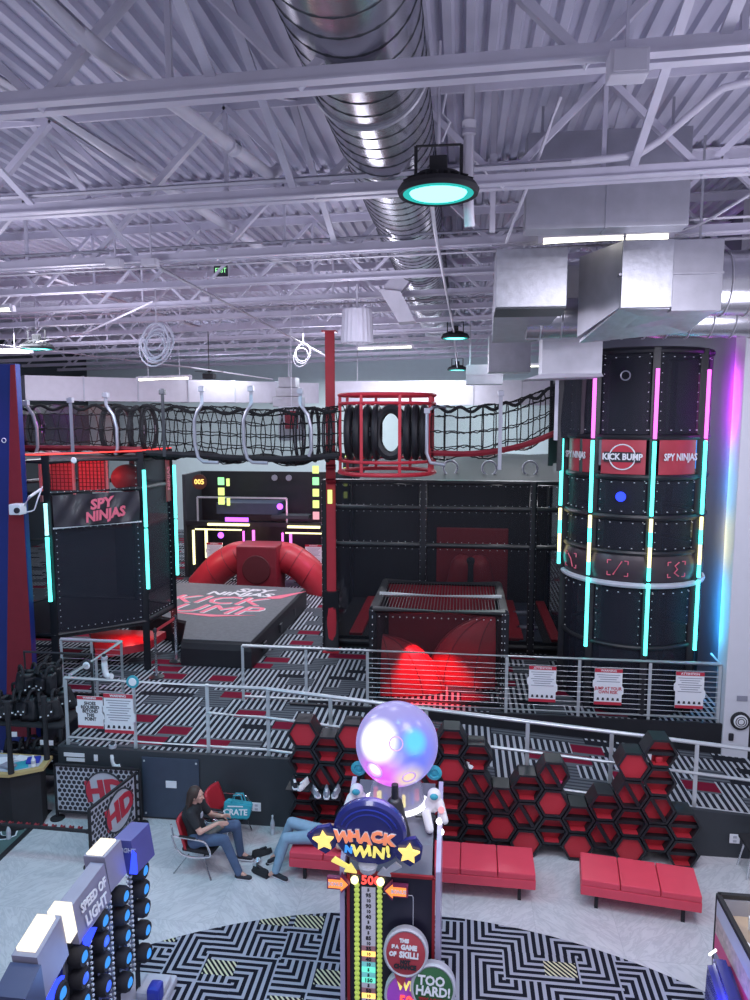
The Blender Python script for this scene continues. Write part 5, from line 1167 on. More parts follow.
# things left on the floor by the bench
shoe(-2.76, 9.46, 0, .7, 'black loose shoe on the floor, nearer the wall, by the lying person', 'tee', 'ink', .29)
shoe(-2.66, 9.03, 0, 2.6, 'black loose shoe on the floor, nearer the viewer, by the lying person', 'tee', 'ink', .29)
t = thing('metal_flask', 'small silver flask lying on the floor between the loose black shoes', 'flask', (-2.76, 9.24, 0))
obj('body', B().tube([(-2.78, 9.16, .04), (-2.765, 9.28, .04)], .038, 14), 'chrome', t, True); obj('cap', B().tube([(-2.765, 9.28, .04), (-2.76, 9.32, .04)], .022, 12), 'steel', t, True)
solo('lens_cap', B().lathe([(.03, 0), (.03, .015), (.02, .02)], (-2.62, 9.25, 0), 16), 'ink', 'tiny black cap on the floor beside the silver flask', 'cap', smooth=True)
def bottle(x, y, z, label, h=.24, m='clear', g='drink bottles'):
    t = thing('bottle', label, 'bottle', (x, y, z), g); k = h/.24
    b = B(); b.lathe([(.02, 0), (.033, .006), (.033, .06*k), (.030, .075*k), (.033, .09*k), (.033, .15*k), (.014, .205*k), (.014, .22*k)], (x, y, z), 16); obj('body', b, m, t, True)
    b = B(); b.lathe([(.0345, .08*k), (.0345, .14*k)], (x, y, z), 16, cap=False); obj('wrapper', b, 'lgrey', t, True)
    b = B(); b.lathe([(.016, .218*k), (.016, .24*k), (.01, .242*k)], (x, y, z), 12); obj('cap', b, 'paper', t, True); return t
bottle(-2.74, 9.98, 0, 'clear drink bottle standing on the floor against the dark platform wall', .30)
# ---------------------------------------------------------------- wall fittings of the lounge
t = thing('wall_panel', 'dark blue access panel with bolts on the platform wall at left', 'panel', (-4.42, 10.17, 0))
obj('sheet', B().box((-4.40, 10.165, .53), (.92, .02, .98), bev=.006), 'slate', t)
for x in (-4.82, -3.98):
    for z in (.1, .96): obj('bolt', B().box((x, 10.15, z), (.03, .012, .03), bev=.005), 'rail', t)
solo('wall_label', B().box((-4.39, 10.145, .60), (.17, .012, .11)), 'paper', 'white label on the dark blue access panel', 'label')
solo('wall_label', B().box((-5.98, 10.17, .98), (.34, .012, .06)), 'paper', 'upper white strip label on the wall above the perforated panel', 'label', 'strip labels')
solo('wall_label', B().box((-5.96, 10.17, .90), (.30, .012, .055)), 'paper', 'lower white strip label on the wall above the perforated panel', 'label', 'strip labels')
solo('wall_label', B().box((-5.62, 10.17, .95), (.06, .012, .10)), 'paper', 'small square white label right of the strip labels', 'label')
def outlet(x, z, label):
    t = thing('wall_outlet', label, 'outlet', (x, 10.17, z-.07), 'white outlets on the platform wall')
    obj('plate', B().box((x, 10.165, z), (.14, .014, .14), bev=.008), 'paper', t)
    for dz in (-.03, .03): obj('socket', B().box((x, 10.155, z+dz), (.05, .008, .036), bev=.004), 'lgrey', t)
outlet(-3.04, .31, 'white wall outlet left of the bottle on the dark platform wall'); outlet(3.96, .30, 'white wall outlet at the far right of the dark platform wall')
# black edged stool at the right edge
t = thing('side_chair', 'black chair with splayed chrome legs cut off by the right edge', 'chair', (4.1, 9.9, 0))
obj('seat', B().box((4.15, 9.85, .44), (.4, .4, .06), bev=.03), 'blackmat', t); obj('backrest', B().box((4.33, 9.85, .66), (.05, .38, .36), bev=.02), 'blackmat', t)
for sx in (-1, 1):
    for sy in (-1, 1): obj('leg', B().tube([(4.15+sx*.12, 9.85+sy*.12, .42), (4.15+sx*.19, 9.85+sy*.17, 0)], .014, 8), 'chrome', t, True)
# ---------------------------------------------------------------- perforated panels with initials
def hexpanel(o, right, w, h, label):
    t = thing('perforated_panel', label, 'panel', V(o)+V((0, 0, 0)), 'white perforated barrier panels')
    M = plane(V(o)+V((0, 0, .13+h/2)), right)
    b = B(); n = M.to_3x3() @ V((0, 0, 1))
    b.hull8([on(M, x, y, z) for z in (-.012, 0) for x, y in ((-w/2, -h/2), (w/2, -h/2), (w/2, h/2), (-w/2, h/2))]); obj('sheet', b, 'lgrey', t)
    b = B(); r = .042; dx = r*1.95; k = 0; y = -h/2+.06
    while y < h/2-.04:
        x = -w/2+.06+(dx/2 if k % 2 else 0)
        while x < w/2-.04:
            b.poly([on(M, x+r*.82*sin(pi*j/3), y+r*.82*cos(pi*j/3), .001) for j in range(6)], .002, n); x += dx
        y += dx*.87; k += 1
    o1 = obj('perforation', b, 'ink', t); o1['kind'] = 'stuff'
    for a, c in (((-w/2, -h/2), (w/2, -h/2)), ((w/2, -h/2), (w/2, h/2)), ((w/2, h/2), (-w/2, h/2)), ((-w/2, h/2), (-w/2, -h/2))): obj('frame_bar', B().bar(on(M, *a), on(M, *c), .035), 'blackmat', t)
    for s in (-1, 1):
        obj('leg', B().bar(on(M, s*w/2, -h/2, 0), on(M, s*w/2, -h/2-.13, 0), .035), 'blackmat', t)
        bb = B(); p = on(M, s*w/2, -h/2-.13, 0); bb.lathe([(.11, 0), (.11, .012), (.03, .03)], p, 20); obj('foot', bb, 'blackmat', t, True)
    obj('disc', B().poly([on(M, .12+.30*cos(2*pi*k/36), .30*sin(2*pi*k/36), .005) for k in range(36)], .006, n), 'lgrey', t)
    obj('disc_ring', B().tube([on(M, .12+.31*cos(2*pi*k/36), .31*sin(2*pi*k/36), .012) for k in range(36)], .014, 5, True), 'char', t)
    text('lettering', 'HD', .44, 'signred', t, M @ Matrix.Translation((.13, 0, .014)) @ Matrix.Rotation(.14, 4, 'Z'), bold=.022, ext=.008)
hexpanel((-5.52, 10.0, 0), (1, 0, 0), 1.38, .76, 'white perforated panel with red initials standing against the platform wall')
hexpanel((-4.97, 9.42, 0), (.18, 1, 0), 1.04, .72, 'white perforated panel with red initials standing edge on toward the viewer')
t = thing('rope_barrier', 'dark red and black rope strung low from the left edge to the panel', 'rope', (-5.9, 8.92, .3))
P = [(-7.3, 8.95, .56), (-6.5, 8.93, .53), (-5.1, 8.90, .53)]; obj('rope', B().tube(P, .026, 8), 'blackmat', t, True)
for k in range(16): x = -7.2+k*.13; obj('stripe', B().tube([(x, 8.945, .545), (x+.05, 8.943, .543)], .029, 8), 'deepred', t, True)
obj('post', B().tube([(-7.3, 8.95, 0), (-7.3, 8.95, .62)], .03, 8), 'blackmat', t); obj('hook', B().box((-5.09, 8.9, .53), (.05, .05, .05), bev=.01), 'blackmat', t)
# floor mat with lettering
t = thing('floor_mat', 'grey green floor mat with black border and outlined lettering at left', 'mat', (-8, 9.6, 0))
b = B(); b.poly([(-9.8, 8.2, .0), (-6.48, 8.2, .0), (-6.50, 10.2, .0), (-9.8, 10.2, .0)], .012, (0, 0, 1)); obj('sheet', b, pm('mat_green', (.10, .17, .17), .7), t)
obj('border', B().box((-6.46, 9.2, .008), (.08, 2.0, .016)), 'blackmat', t)
Mt = plane((-7.6, 9.55, .013), (1, 0, 0), (0, 1, 0))
text('lettering_edge', 'NINJAS', .62, 'paper', t, Mt, bold=.035, shear=.3, sx=1.0); text('lettering', 'NINJAS', .62, 'ink', t, Mt @ Matrix.Translation((0, 0, .006)), bold=.012, shear=.3, sx=1.0)
b = B(); b.poly([on(Mt, x, y, 0) for x, y in ((.5, -.75), (.72, -.62), (.75, -.52), (.84, -.58), (1.05, -.5), (.86, -.66), (.8, -.72), (.72, -.68))], .006, (0, 0, 1)); obj('star_mark', b, 'ink', t)
# counter
t = thing('counter', 'dark low counter with pale board top at the left edge', 'counter', (-6.9, 9.9, 0))
out = [(-8.0, 9.42), (-6.62, 9.46), (-6.22, 9.72), (-6.30, 10.1), (-8.0, 10.1)]
b = B(); b.poly([(x, y, .93) for x, y in out], .05, (0, 0, 1)); obj('top', b, 'wood', t)
b = B(); b.poly([(x, y, .981) for x, y in [(-7.9, 9.5), (-6.65, 9.53), (-6.32, 9.75), (-6.38, 10.05), (-7.9, 10.05)]], .006, (0, 0, 1)); obj('blotter', b, 'lgrey', t)
b = B(); b.poly([(x, y, .02) for x, y in [(-7.9, 9.52), (-6.66, 9.55), (-6.32, 9.78), (-6.4, 10.05), (-7.9, 10.05)]], .91, (0, 0, 1)); obj('body', b, 'blackmat', t)
solo('support_post', B().tube([(-6.60, 9.50, .98), (-6.60, 9.50, 2.1)], .045, 10), 'blackmat', 'black post rising from the front of the counter', 'post', 'counter posts')
solo('support_post', B().tube([(-6.32, 9.98, .98), (-6.32, 9.98, 2.0)], .045, 10), 'blackmat', 'black post rising from the back corner of the counter', 'post', 'counter posts')
def scrap(x, y, rz, w_, d_, m_, label): solo('paper_sheet', B().box((x, y, .991), (w_, d_, .006), rz), m_, label, 'paper', 'papers on the counter')
scrap(-6.95, 9.85, .3, .3, .22, 'paper', 'white paper sheet at the middle of the counter'); scrap(-6.72, 9.95, -.2, .22, .16, 'paper', 'white paper sheet by the back corner of the counter'); scrap(-6.60, 9.74, .6, .2, .26, 'teal', 'teal sheet lying near the front of the counter')
solo('folded_cloth', B().box((-6.48, 9.88, 1.01), (.2, .18, .05), .4, .02), 'blue', 'folded blue cloth on the counter top', 'cloth'); solo('folded_cloth', B().box((-6.75, 9.66, 1.01), (.22, .14, .05), -.3, .02), 'grey', 'folded grey cloth on the counter top', 'cloth')
solo('white_tub', B().lathe([(.05, 0), (.06, .09), (.02, .10)], (-7.0, 9.62, .987), 16), 'paper', 'small white tub at the left of the counter', 'tub', smooth=True)
bottle(-6.38, 9.72, .985, 'white bottle on the front corner of the counter', .18, 'paper'); bottle(-7.05, 9.36, .012, 'clear bottle standing on the mat left of the counter front', .28); bottle(-6.62, 9.38, .012, 'clear bottle standing on the mat at the counter corner', .22)
# equipment rack heaped with black vests
t = thing('gear_rack', 'black rack table under the heap of black gear vests at left', 'rack', (-6.95, 10.9, 0))
for x in (-7.6, -6.35):
    for y in (10.45, 11.5): obj('leg', B().bar((x, y, 0), (x, y, 1.3), .05), 'steel', t)
for z in (1.30, .5): obj('shelf', B().box((-6.97, 10.97, z), (1.35, 1.15, .04), bev=.01), 'blackmat', t)
obj('hang_rail', B().tube([(-7.6, 11.5, 1.3), (-7.6, 11.5, 2.15), (-6.35, 11.5, 2.15), (-6.35, 11.5, 1.3)], .025, 8), 'steel', t)
def vest():
    t = thing('gear_vest', 'x', 'vest', (0, 0, 0), 'black gear vests heaped on the rack')
    P = []
    for j in range(7):
        v = j/6; wv = .20-.04*v; P.append([(wv*sin(a), .11*cos(a)+.02*sin(5*a+3*v), .0+.36*v) for a in [2*pi*k/18 for k in range(19)]])
    b = B(); b.grid(P); o = obj('shell', b, 'black', t, True); m_ = o.modifiers.new('thick', 'SOLIDIFY'); m_.thickness = .03
    for s in (-1, 1): obj('strap', B().tube(path([(s*.1, .10, .34), (s*.11, .06, .46), (s*.11, -.05, .46), (s*.1, -.10, .34)], 3), .025, 6), 'blackmat', t, True)
    obj('pack', B().box((0, -.14, .2), (.2, .08, .2), bev=.03), 'pad', t)
    for k in range(4): obj('buckle', B().box((-.09+.06*k, -.186, .12+.05*(k % 2)), (.026, .01, .022)), 'rivet', t)
    return t
vs0 = vest(); first = True
spots = [(-7.35, 10.62, 1.33, .4), (-6.98, 10.60, 1.33, -.3), (-6.60, 10.62, 1.33, .2), (-7.3, 11.0, 1.33, 1.2), (-6.95, 11.02, 1.33, -.8), (-6.6, 11.05, 1.33, .6), (-7.15, 10.82, 1.70, .9), (-6.78, 10.84, 1.70, -.4), (-6.95, 11.2, 1.70, .1), (-7.3, 10.62, .53, .3), (-6.9, 10.6, .53, -.5), (-6.55, 10.62, .53, .1)]
row = ['front left of the upper heap', 'front middle of the upper heap', 'front right of the upper heap', 'back left of the upper heap', 'middle back of the upper heap', 'back right of the upper heap', 'left on top of the heap', 'right on top of the heap', 'rearmost on top of the heap', 'left on the lower shelf', 'middle of the lower shelf', 'right on the lower shelf']
for (x, y, z, r), w_ in zip(spots, row):
    lab = f'black gear vest with straps, {w_} on the rack'
    if first: vs0.location = (x, y, z); vs0.rotation_euler = (.1, 0, r); vs0['label'] = lab; first = False
    else: o = dup(vs0, (x, y, z), r, lab); o.rotation_euler = (random.uniform(-.25, .25), random.uniform(-.2, .2), r)
for i, (x, y, z) in enumerate(((-7.12, 10.36, 1.17), (-6.62, 10.36, 1.06), (-6.48, 10.36, 1.06))):
    solo('price_tag', B().box((x, y, z), (.12 if i == 0 else .08, .012, .08), .1), 'paper', f'white tag hanging under the gear heap, {ORD[i]} from left', 'tag', 'white tags under the gear heap')
    
t = thing('barrel', 'blue ribbed barrel at the left edge below the gear heap', 'barrel', (-7.85, 10.4, 0))
b = B(); b.lathe([(.25, 0), (.29, .1), (.29, .3), (.31, .33), (.29, .36), (.29, .62), (.31, .65), (.29, .68), (.27, .9), (.22, .92)], (-7.75, 10.42, 0), 28); obj('drum', b, 'blue', t, True)
b = B(); b.lathe([(.25, .91), (.25, .95), (.05, .96)], (-7.75, 10.42, 0), 28); obj('lid', b, 'navy', t, True)

# ---------------------------------------------------------------- reaction light game at lower left
t = thing('reaction_light_game', 'curved arcade light game with rows of glowing blue pods at lower left', 'arcade game', (-3.5, 5.9, 0))
ys = [6.75, 6.38, 5.98, 5.56, 5.12]; zt = 1.70
def gx(y): return -3.36+.18*((y-6.0)/.9)**2*.4
for i, y in enumerate(ys):
    x = gx(y)
    obj('post', B().tube([(x-.06, y, .08), (x-.06, y, zt)], .028, 8), 'steel', t, True)
    obj('pod_plate', B().box((x-.09, y, 1.05), (.02, .14, 1.3), bev=.006), 'grey', t)
    for j, z in enumerate((1.53, 1.32, 1.10, .85, .58)):
        zz = z-.03*(i % 2); R_ = Matrix.Rotation(pi/2, 3, 'Y') @ Matrix.Rotation(radians(0), 3, 'X')
        b = B(); b.lathe([(.075, 0), (.095, .03), (.095, .10), (.08, .13), (.066, .125)], (x-.05, y, zz), 18, R_); pod = obj('pod', b, 'blackmat', t, True)
        b = B(); b.lathe([(.052, .124), (.035, .138), (.001, .142)], (x-.05, y, zz), 18, R_, cap=False); obj('pod_lens', b, 'skyled' if i < 2 else pm('pod_blue', (.03, .09, .5), .25, emit=(.05, .14, .9), es=.8) if j % 2 else 'skyled', pod, True)
rv = [((gx(y)+.0, y+dy, .5), (gx(y)+.0, y+dy, 1.6)) for y in (6.57, 6.18, 5.78) for dy in (-.04, .04)]
rivets(t, rv, .055, .010)
MAT['hlamp'] = em('header_lamp', (1., .93, .80), 1.25); MAT['header'] = pm('header_shell', (.26, .26, .36), .35)
# header pieces over the pods: cap, lit lamps, lettered white panels
def slab(y0, y1, z0, z1, xo, th, mat, name, lean=0.):
    b = B(); b.hull8([(gx(y0)+xo-th, y0, z0), (gx(y0)+xo, y0, z0), (gx(y1)+xo, y1, z0), (gx(y1)+xo-th, y1, z0), (gx(y0)+xo-th-lean, y0, z1), (gx(y0)+xo-lean, y0, z1), (gx(y1)+xo-lean, y1, z1), (gx(y1)+xo-th-lean, y1, z1)])
    return obj(name, b, mat, t)
cp = slab(6.58, 6.92, 1.60, 1.96, .08, .20, pm('cap_indigo', (.10, .11, .34), .35), 'end_cap', .05)
text('lettering', 'LIGHT', .065, 'lgrey', cp, plane((gx(6.7)-.02, 6.565, 1.86), (1, 0, 0)), bold=.002)
b = B(); b.hull8([(-3.30, 6.54, 1.64), (-3.22, 6.54, 1.64), (-3.22, 6.53, 1.86), (-3.26, 6.53, 1.90), (-3.30, 6.52, 1.64), (-3.22, 6.52, 1.64), (-3.22, 6.51, 1.86), (-3.26, 6.51, 1.9)]); obj('blue_light', b, 'blueled', t)
slab(6.20, 6.50, 1.66, 2.02, .02, .22, 'header', 'header_panel', .05); wl = slab(6.22, 6.48, 1.95, 2.04, -.05, .16, 'hlamp', 'header_lamp', .02)
hp_ = slab(5.55, 6.17, 1.62, 1.98, .04, .14, 'header', 'header_panel', .06)
Mh = plane((gx(5.86)+.02, 5.86, 1.80), (.05, 1, 0), (-.17, 0, 1)); text('lettering', 'SPEED OF', .12, 'paper', hp_, Mh @ Matrix.Translation((0, .07, .03)), bold=.004, sx=.8); text('lettering', 'LIGHT', .14, 'paper', hp_, Mh @ Matrix.Translation((0, -.07, .03)), bold=.004, sx=.9)
slab(5.40, 5.54, 1.75, 2.03, .03, .16, 'hlamp', 'header_lamp', .04)
slab(4.9, 5.38, 1.66, 2.02, .02, .22, 'header', 'header_panel', .05); slab(4.95, 5.34, 1.95, 2.05, -.05, .16, 'hlamp', 'header_lamp', .02)
slab(4.55, 4.88, 1.40, 1.98, .06, .26, pm('end_indigo', (.05, .06, .14), .35), 'end_block', .05)
b = B(); b.hull8([(-3.27, 4.9, 1.4), (-3.24, 4.9, 1.4), (-3.24, 5.2, 1.62), (-3.27, 5.2, 1.62), (-3.27, 4.92, 1.66), (-3.24, 4.92, 1.66), (-3.24, 5.1, 1.66), (-3.27, 5.1, 1.66)]); obj('blue_light', b, 'blueled', t)
b = B(); b.hull8([(-3.30, 5.58, 1.5), (-3.27, 5.58, 1.5), (-3.27, 5.80, 1.6), (-3.30, 5.8, 1.6), (-3.30, 5.6, 1.64), (-3.27, 5.6, 1.64), (-3.27, 5.74, 1.64), (-3.3, 5.74, 1.64)]); obj('blue_light', b, 'blueled', t)
b = B(); P = path([(-3.60, 6.9, 1.2), (-3.62, 6.2, 1.55), (-3.64, 5.4, 1.60), (-3.66, 4.7, 1.3)], 6)
b.grid([[(p.x, p.y, .1), (p.x, p.y, p.z)] for p in P]); o = obj('back_panel', b, 'navy', t); o.modifiers.new('thick', 'SOLIDIFY').thickness = .05
text('lettering', 'LIGHT', .2, 'lgrey', o, plane((-3.70, 5.1, 1.2), (0, -1, 0)), bold=.003)
obj('base_plate', B().box((-3.35, 5.8, .05), (.6, 2.5, .1), bev=.03), 'lgrey', t); obj('base_cap', B().box((-3.22, 6.8, .14), (.3, .3, .1), bev=.04), 'lgrey', t)
obj('control_box', B().box((-3.12, 6.62, .24), (.14, .16, .2), bev=.04), 'blue', t)
lamp('game_light', 'POINT', (-2.95, 6.1, 1.2), 6, (.2, .4, 1.), .2)

# ---------------------------------------------------------------- prize game at lower right
t = thing('prize_game', 'prize game cabinet with tan top and pink side at the lower right corner', 'arcade game', (3.3, 6.6, 0))
x0, x1, y0, y1, zt = 2.74, 4.0, 5.4, 7.36, 1.32
for x, y in ((x0, y1), (x0, y0), (x1, y1), (x1, y0)): obj('corner_post', B().box((x, y, zt/2), (.035, .035, zt)), 'blackmat', t)
for a, c in (((x0, y1), (x1, y1)), ((x0, y1), (x0, y0))): obj('edge_trim', B().bar((a[0], a[1], zt), (c[0], c[1], zt), .045), 'blackmat', t)
obj('back_wall', B().box(((x0+x1)/2, y1-.02, .65), (x1-x0, .02, 1.28)), 'grey', t)
obj('play_floor', B().box(((x0+x1)/2, (y0+y1)/2, 1.10), (x1-x0-.05, y1-y0-.05, .04)), 'tan', t)
obj('inner_fence', B().box((2.98, 6.5, 1.16), (.025, 1.3, .2)), 'paper', t)
for z0, z1, m_ in ((1.12, 1.30, 'pm'), (.92, 1.12, 'tanp'), (.74, .92, 'pink'), (.05, .74, 'navy')):
    mt = {'pm': 'lgrey', 'tanp': pm('pattern_side', (.55, .42, .40), .5, var=.6, scale=18), 'pink': 'pink', 'navy': 'navy'}[m_]
    obj('side_panel', B().box((x0-.005, (y0+y1)/2, (z0+z1)/2), (.03, y1-y0-.06, z1-z0)), mt, t)
obj('side_tube', B().tube([(x0+.02, 6.9, 1.22), (x0+.12, 6.7, 1.22), (x0+.3, 6.5, 1.18), (x0+.34, 6.1, 1.1)], .03, 8), 'paper', t, True)
b = B(); b.hull8([(2.50, 6.30, .05), (2.74, 6.30, .05), (2.74, 7.0, .05), (2.50, 7.0, .05), (2.50, 6.30, .80), (2.74, 6.30, .80), (2.74, 6.95, .98), (2.50, 6.95, .98)]); es = b.m.edges[:]; bmesh.ops.bevel(b.m, geom=es, offset=.07, segments=3, affect='EDGES')
obj('bumper', b, 'navy', t, True); obj('bumper_light', B().tube([(2.52, 6.90, .99), (2.60, 6.96, 1.0)], .014, 6), 'wled', t); obj('bumper_strip', B().tube([(2.52, 6.27, .1), (2.52, 6.25, .80)], .02, 6), 'blueled', t)
obj('deck_box', B().box((3.6, 6.7, 1.12), (.4, .5, .18), bev=.02), 'green' if False else pm('deck_green', (.10, .40, .30), .5), t)
t = thing('plush_toy', 'round yellow plush toy inside the prize game', 'toy', (3.2, 6.85, 1.04))
b = B(); b.ball((3.2, 6.72, 1.18), .14, (1, 1, .95)); b.ball((3.2, 6.68, 1.36), .10); fuse('body', b, .012, 'yellow', t)
for s in (-1, 1): obj('ear', B().ball((3.2+s*.06, 6.70, 1.45), .03, seg=10), 'yellow', t, True); obj('arm', B().caps((3.2+s*.12, 6.70, 1.22), (3.2+s*.18, 6.62, 1.16), .04, .03), 'yellow', t, True); obj('leg', B().caps((3.2+s*.07, 6.66, 1.10), (3.2+s*.09, 6.54, 1.08), .045, .035), 'yellow', t, True)
lamp('game_light', 'POINT', (2.45, 6.5, .8), 8, (.2, .15, 1.), .1); lamp('game_light', 'POINT', (3.5, 6.9, 1.7), 12, (1., .9, .75), .15)  # the warm lamp is added to brighten the cabinet interior
# ---------------------------------------------------------------- hammer game in the middle
t = thing('hammer_game', 'tall hammer arcade game with glowing moon globe and dark blue round sign', 'arcade game', (-.66, 7.4, 0))
XA, XB, YF2, YB2 = -1.14, -.19, 6.95, 7.85
b = B(); prof = [(YF2, .0), (YF2, 1.58), (7.15, 1.78), (7.5, 2.0), (YB2, 2.1), (YB2, 0)]
A = [b.m.verts.new((XA+.04, y, z)) for y, z in prof]; C = [b.m.verts.new((XB-.04, y, z)) for y, z in prof]
b.m.faces.new(A); b.m.faces.new(C[::-1])
for i in range(6): b.m.faces.new((A[i], A[(i+1) % 6], C[(i+1) % 6], C[i]))
obj('cabinet', b, pm('cabinet_grey', (.13, .14, .19), .4), t)
for x, s in ((XA, -1), (XB, 1)):
    b = B(); b.poly([(x, y+(-.03 if y == YF2 else 0), z+(.06 if 1 < z < 1.7 else .03 if z > 0 else 0)) for y, z in prof], .05, (s, 0, 0)); obj('side_panel', b, pm('side_lilac', (.50, .46, .66), .25, var=.1), t)
Mf = plane((0, YF2-.012, 0), (1, 0, 0))
def fx(px): return -1.14+(px-345)*.01043
def fz(py): return (1014-py)*.01138
def quad(pts, th, mat, name, par, z=.0):
    return obj(name, B().poly([on(Mf, x, y, z) for x, y in pts], th, (0, -1, 0)), mat, par)
quad([(XA+.05, .05), (XB-.03, .05), (XB-.03, 1.56), (XA+.05, 1.56)], .012, pm('panel_navy', (.018, .016, .035), .35), 'front_panel', t)
for a, c in (((XA+.04, .05), (XA+.04, 1.57)), ((XA+.04, 1.57), (XB-.02, 1.57)), ((XB-.02, 1.57), (XB-.02, .05))): obj('edge_trim', B().bar(on(Mf, *a, .012), on(Mf, *c, .012), .03), 'redpad', t)
# bulb ladders and number strip
for px in (357.5, 380.5):
    for k in range(25): obj('bulb', B().ball(on(Mf, fx(px), 1.435-.056*k, .022), .030, (1, .7, 1), 10), pm('bulb_lime', (.5, .6, .12), .3, emit=(.62, .85, .16), es=.35) if k == 0 and px < 360 else MAT['bulb'] if 'bulb' in MAT else MAT.setdefault('bulb', pm('bulb_lime', (.5, .6, .12), .3, emit=(.62, .85, .16), es=.35)), t, True)
    obj('top_bulb', B().ball(on(Mf, fx(px-2 if px < 360 else px+1), 1.50, .04), .042, seg=10), 'yel', t, True)
num = ['5', '95', '10', '90', '10', '40', '5', '80', '5', '85', '10', '35', '10', '40', '10', '5', '5', '150', '5', '50', '10', '25']
col = {11: 'bubcell', 12: 'amber', 13: 'bubcell', 14: 'tealcell', 15: 'mintcell', 16: 'tealcell', 17: 'mintcell', 20: 'amber', 19: 'bubcell'}
MAT['cell'] = pm('cell_grey', (.55, .55, .66), .5, emit=(.5, .5, .6), es=.25); MAT['bubcell'] = pm('cell_rose', (.62, .30, .34), .5); MAT['tealcell'] = pm('cell_teal', (.20, .55, .60), .5, emit=(.2, .7, .7), es=.4); MAT['mintcell'] = pm('cell_mint', (.2, .8, .6), .5, emit=(.15, .9, .65), es=.8)
for k, s in enumerate(num):
    z1 = 1.415-.0605*k; o = quad([(fx(362.3), z1-.055), (fx(376.2), z1-.055), (fx(376.2), z1), (fx(362.3), z1)], .01, col.get(k, 'cell'), 'score_cell', t, .013)
    text('lettering', s, .046 if len(s) < 2 or k % 2 == 0 else .058, 'ink', o, Mf @ Matrix.Translation((fx(369.2), z1-.028, .025)), bold=.002)
o = quad([(fx(361), 1.43), (fx(382), 1.43), (fx(382), 1.56), (fx(361), 1.56)], .012, 'ink', 'score_display', t, .013); text('lettering', '500', .135, 'redled', o, Mf @ Matrix.Translation((fx(371.5), 1.495, .028)), bold=.003)
quad([(fx(384), .75), (fx(414), .75), (fx(414), 1.36), (fx(384), 1.36)], .006, pm('inset_navy', (.022, .022, .045), .3), 'inset_panel', t, .013)
obj('inset_trim', B().tube([on(Mf, x, y, .02) for x, y in ((fx(384), 1.36), (fx(413), 1.36), (fx(414), 1.34), (fx(414), .8))], .005, 4), 'lgrey', t)
# arrows
def arrow(pts, mat, name, z, s=None, c=None, th=.05, size=.05):
    o = quad(pts, th, mat, name, t, z)
    return o
def arw(px0, px1, py, d, lab):
    x0, x1 = fx(px0), fx(px1); z = fz(py); h = .085
    if d > 0: P = [(x0, z-h*.75), (x1-.09, z-h*.75), (x1-.09, z-h*1.25), (x1, z), (x1-.09, z+h*1.25), (x1-.09, z+h*.75), (x0, z+h*.75)]
    else: P = [(x1, z-h*.75), (x0+.09, z-h*.75), (x0+.09, z-h*1.25), (x0, z), (x0+.09, z+h*1.25), (x0+.09, z+h*.75), (x1, z+h*.75)]
    o = quad(P, .05, pm('arrow_purple', (.25, .04, .12), .4), 'bonus_arrow', t, .02)
    cx = sum(p[0] for p in P)/7; P2 = [(cx+(x-cx)*.86, z+(y-z)*.72) for x, y in P]
    q = obj('arrow_face', B().poly([on(Mf, x, y, .071) for x, y in P2], .006, (0, -1, 0)), pm('arrow_orange', (.75, .16, .05), .4, emit=(1., .30, .06), es=1.1), o)
    text('lettering', 'BONUS', .055, 'paper', q, Mf @ Matrix.Translation(((x0+x1)/2-.03*d, z, .079)), bold=.002, sx=.85)
arw(328, 351, 885.5, 1, 'l'); arw(385, 409, 888.5, -1, 'r')
# round light bulb sign
Ms = plane((fx(372), 6.80, 2.09), (1, 0, 0), (0, -.12, 1))
def son(x, y, z=0.): return on(Ms, x, y, z)
nS = Ms.to_3x3() @ V((0, 0, 1))
b = B(); MR = Ms.to_3x3(); b.lathe([(.35, -.10), (.375, -.06), (.375, 0), (.345, .035), (.25, .05), (.001, .055)], Ms.translation, 48, MR, cap=False); b.lathe([(.001, -.1), (.35, -.10)], Ms.translation, 48, MR, cap=False)
sg = obj('round_sign', b, 'navy', t, True)
for r in (.30, .25): obj('sign_ring', B().tube([son(r*cos(a), r*sin(a), .046 if r > .27 else .052) for a in [pi*.12+pi*.76*k/24 for k in range(25)]], .008, 5), 'blue', sg)
b = B(); b.lathe([(.085, 0), (.10, .02), (.08, .032), (.095, .05), (.075, .065), (.085, .08), (.045, .10), (.02, .105)], son(-.02, -.325, .03), 20, MR @ Matrix.Rotation(pi/2, 3, 'X')); obj('bulb_screw', b, 'lgrey', sg, True)
def word(s, size, mat, x, y, rot=0., step=None, edge='ink'):
    step = step or size*.78; x -= step*(len(s)-1)/2
    for k, ch in enumerate(s):
        R_ = Matrix.Rotation(rot+(.12 if k % 2 else -.10), 4, 'Z'); M_ = Ms @ Matrix.Translation((x+k*step, y+(.012 if k % 2 else -.008), .062)) @ R_
        text('letter_edge', ch, size, edge, sg, M_ @ Matrix.Translation((0, 0, -.004)), bold=.013, ext=.006); text('letter', ch, size, mat, sg, M_ @ Matrix.Translation((0, 0, .008)), bold=.008, ext=.006)
MAT['lorange'] = pm('letter_orange', (.85, .25, .14), .4, emit=(1., .32, .15), es=.5); MAT['lyellow'] = pm('letter_yellow', (.9, .8, .2), .4, emit=(1., .85, .2), es=.6)
word('WHACK', .165, 'lorange', -.035, -.01, step=.116, edge='paper'); word('N', .10, 'skyled', -.21, -.145); word('WIN!', .165, 'lyellow', .05, -.165, step=.095)
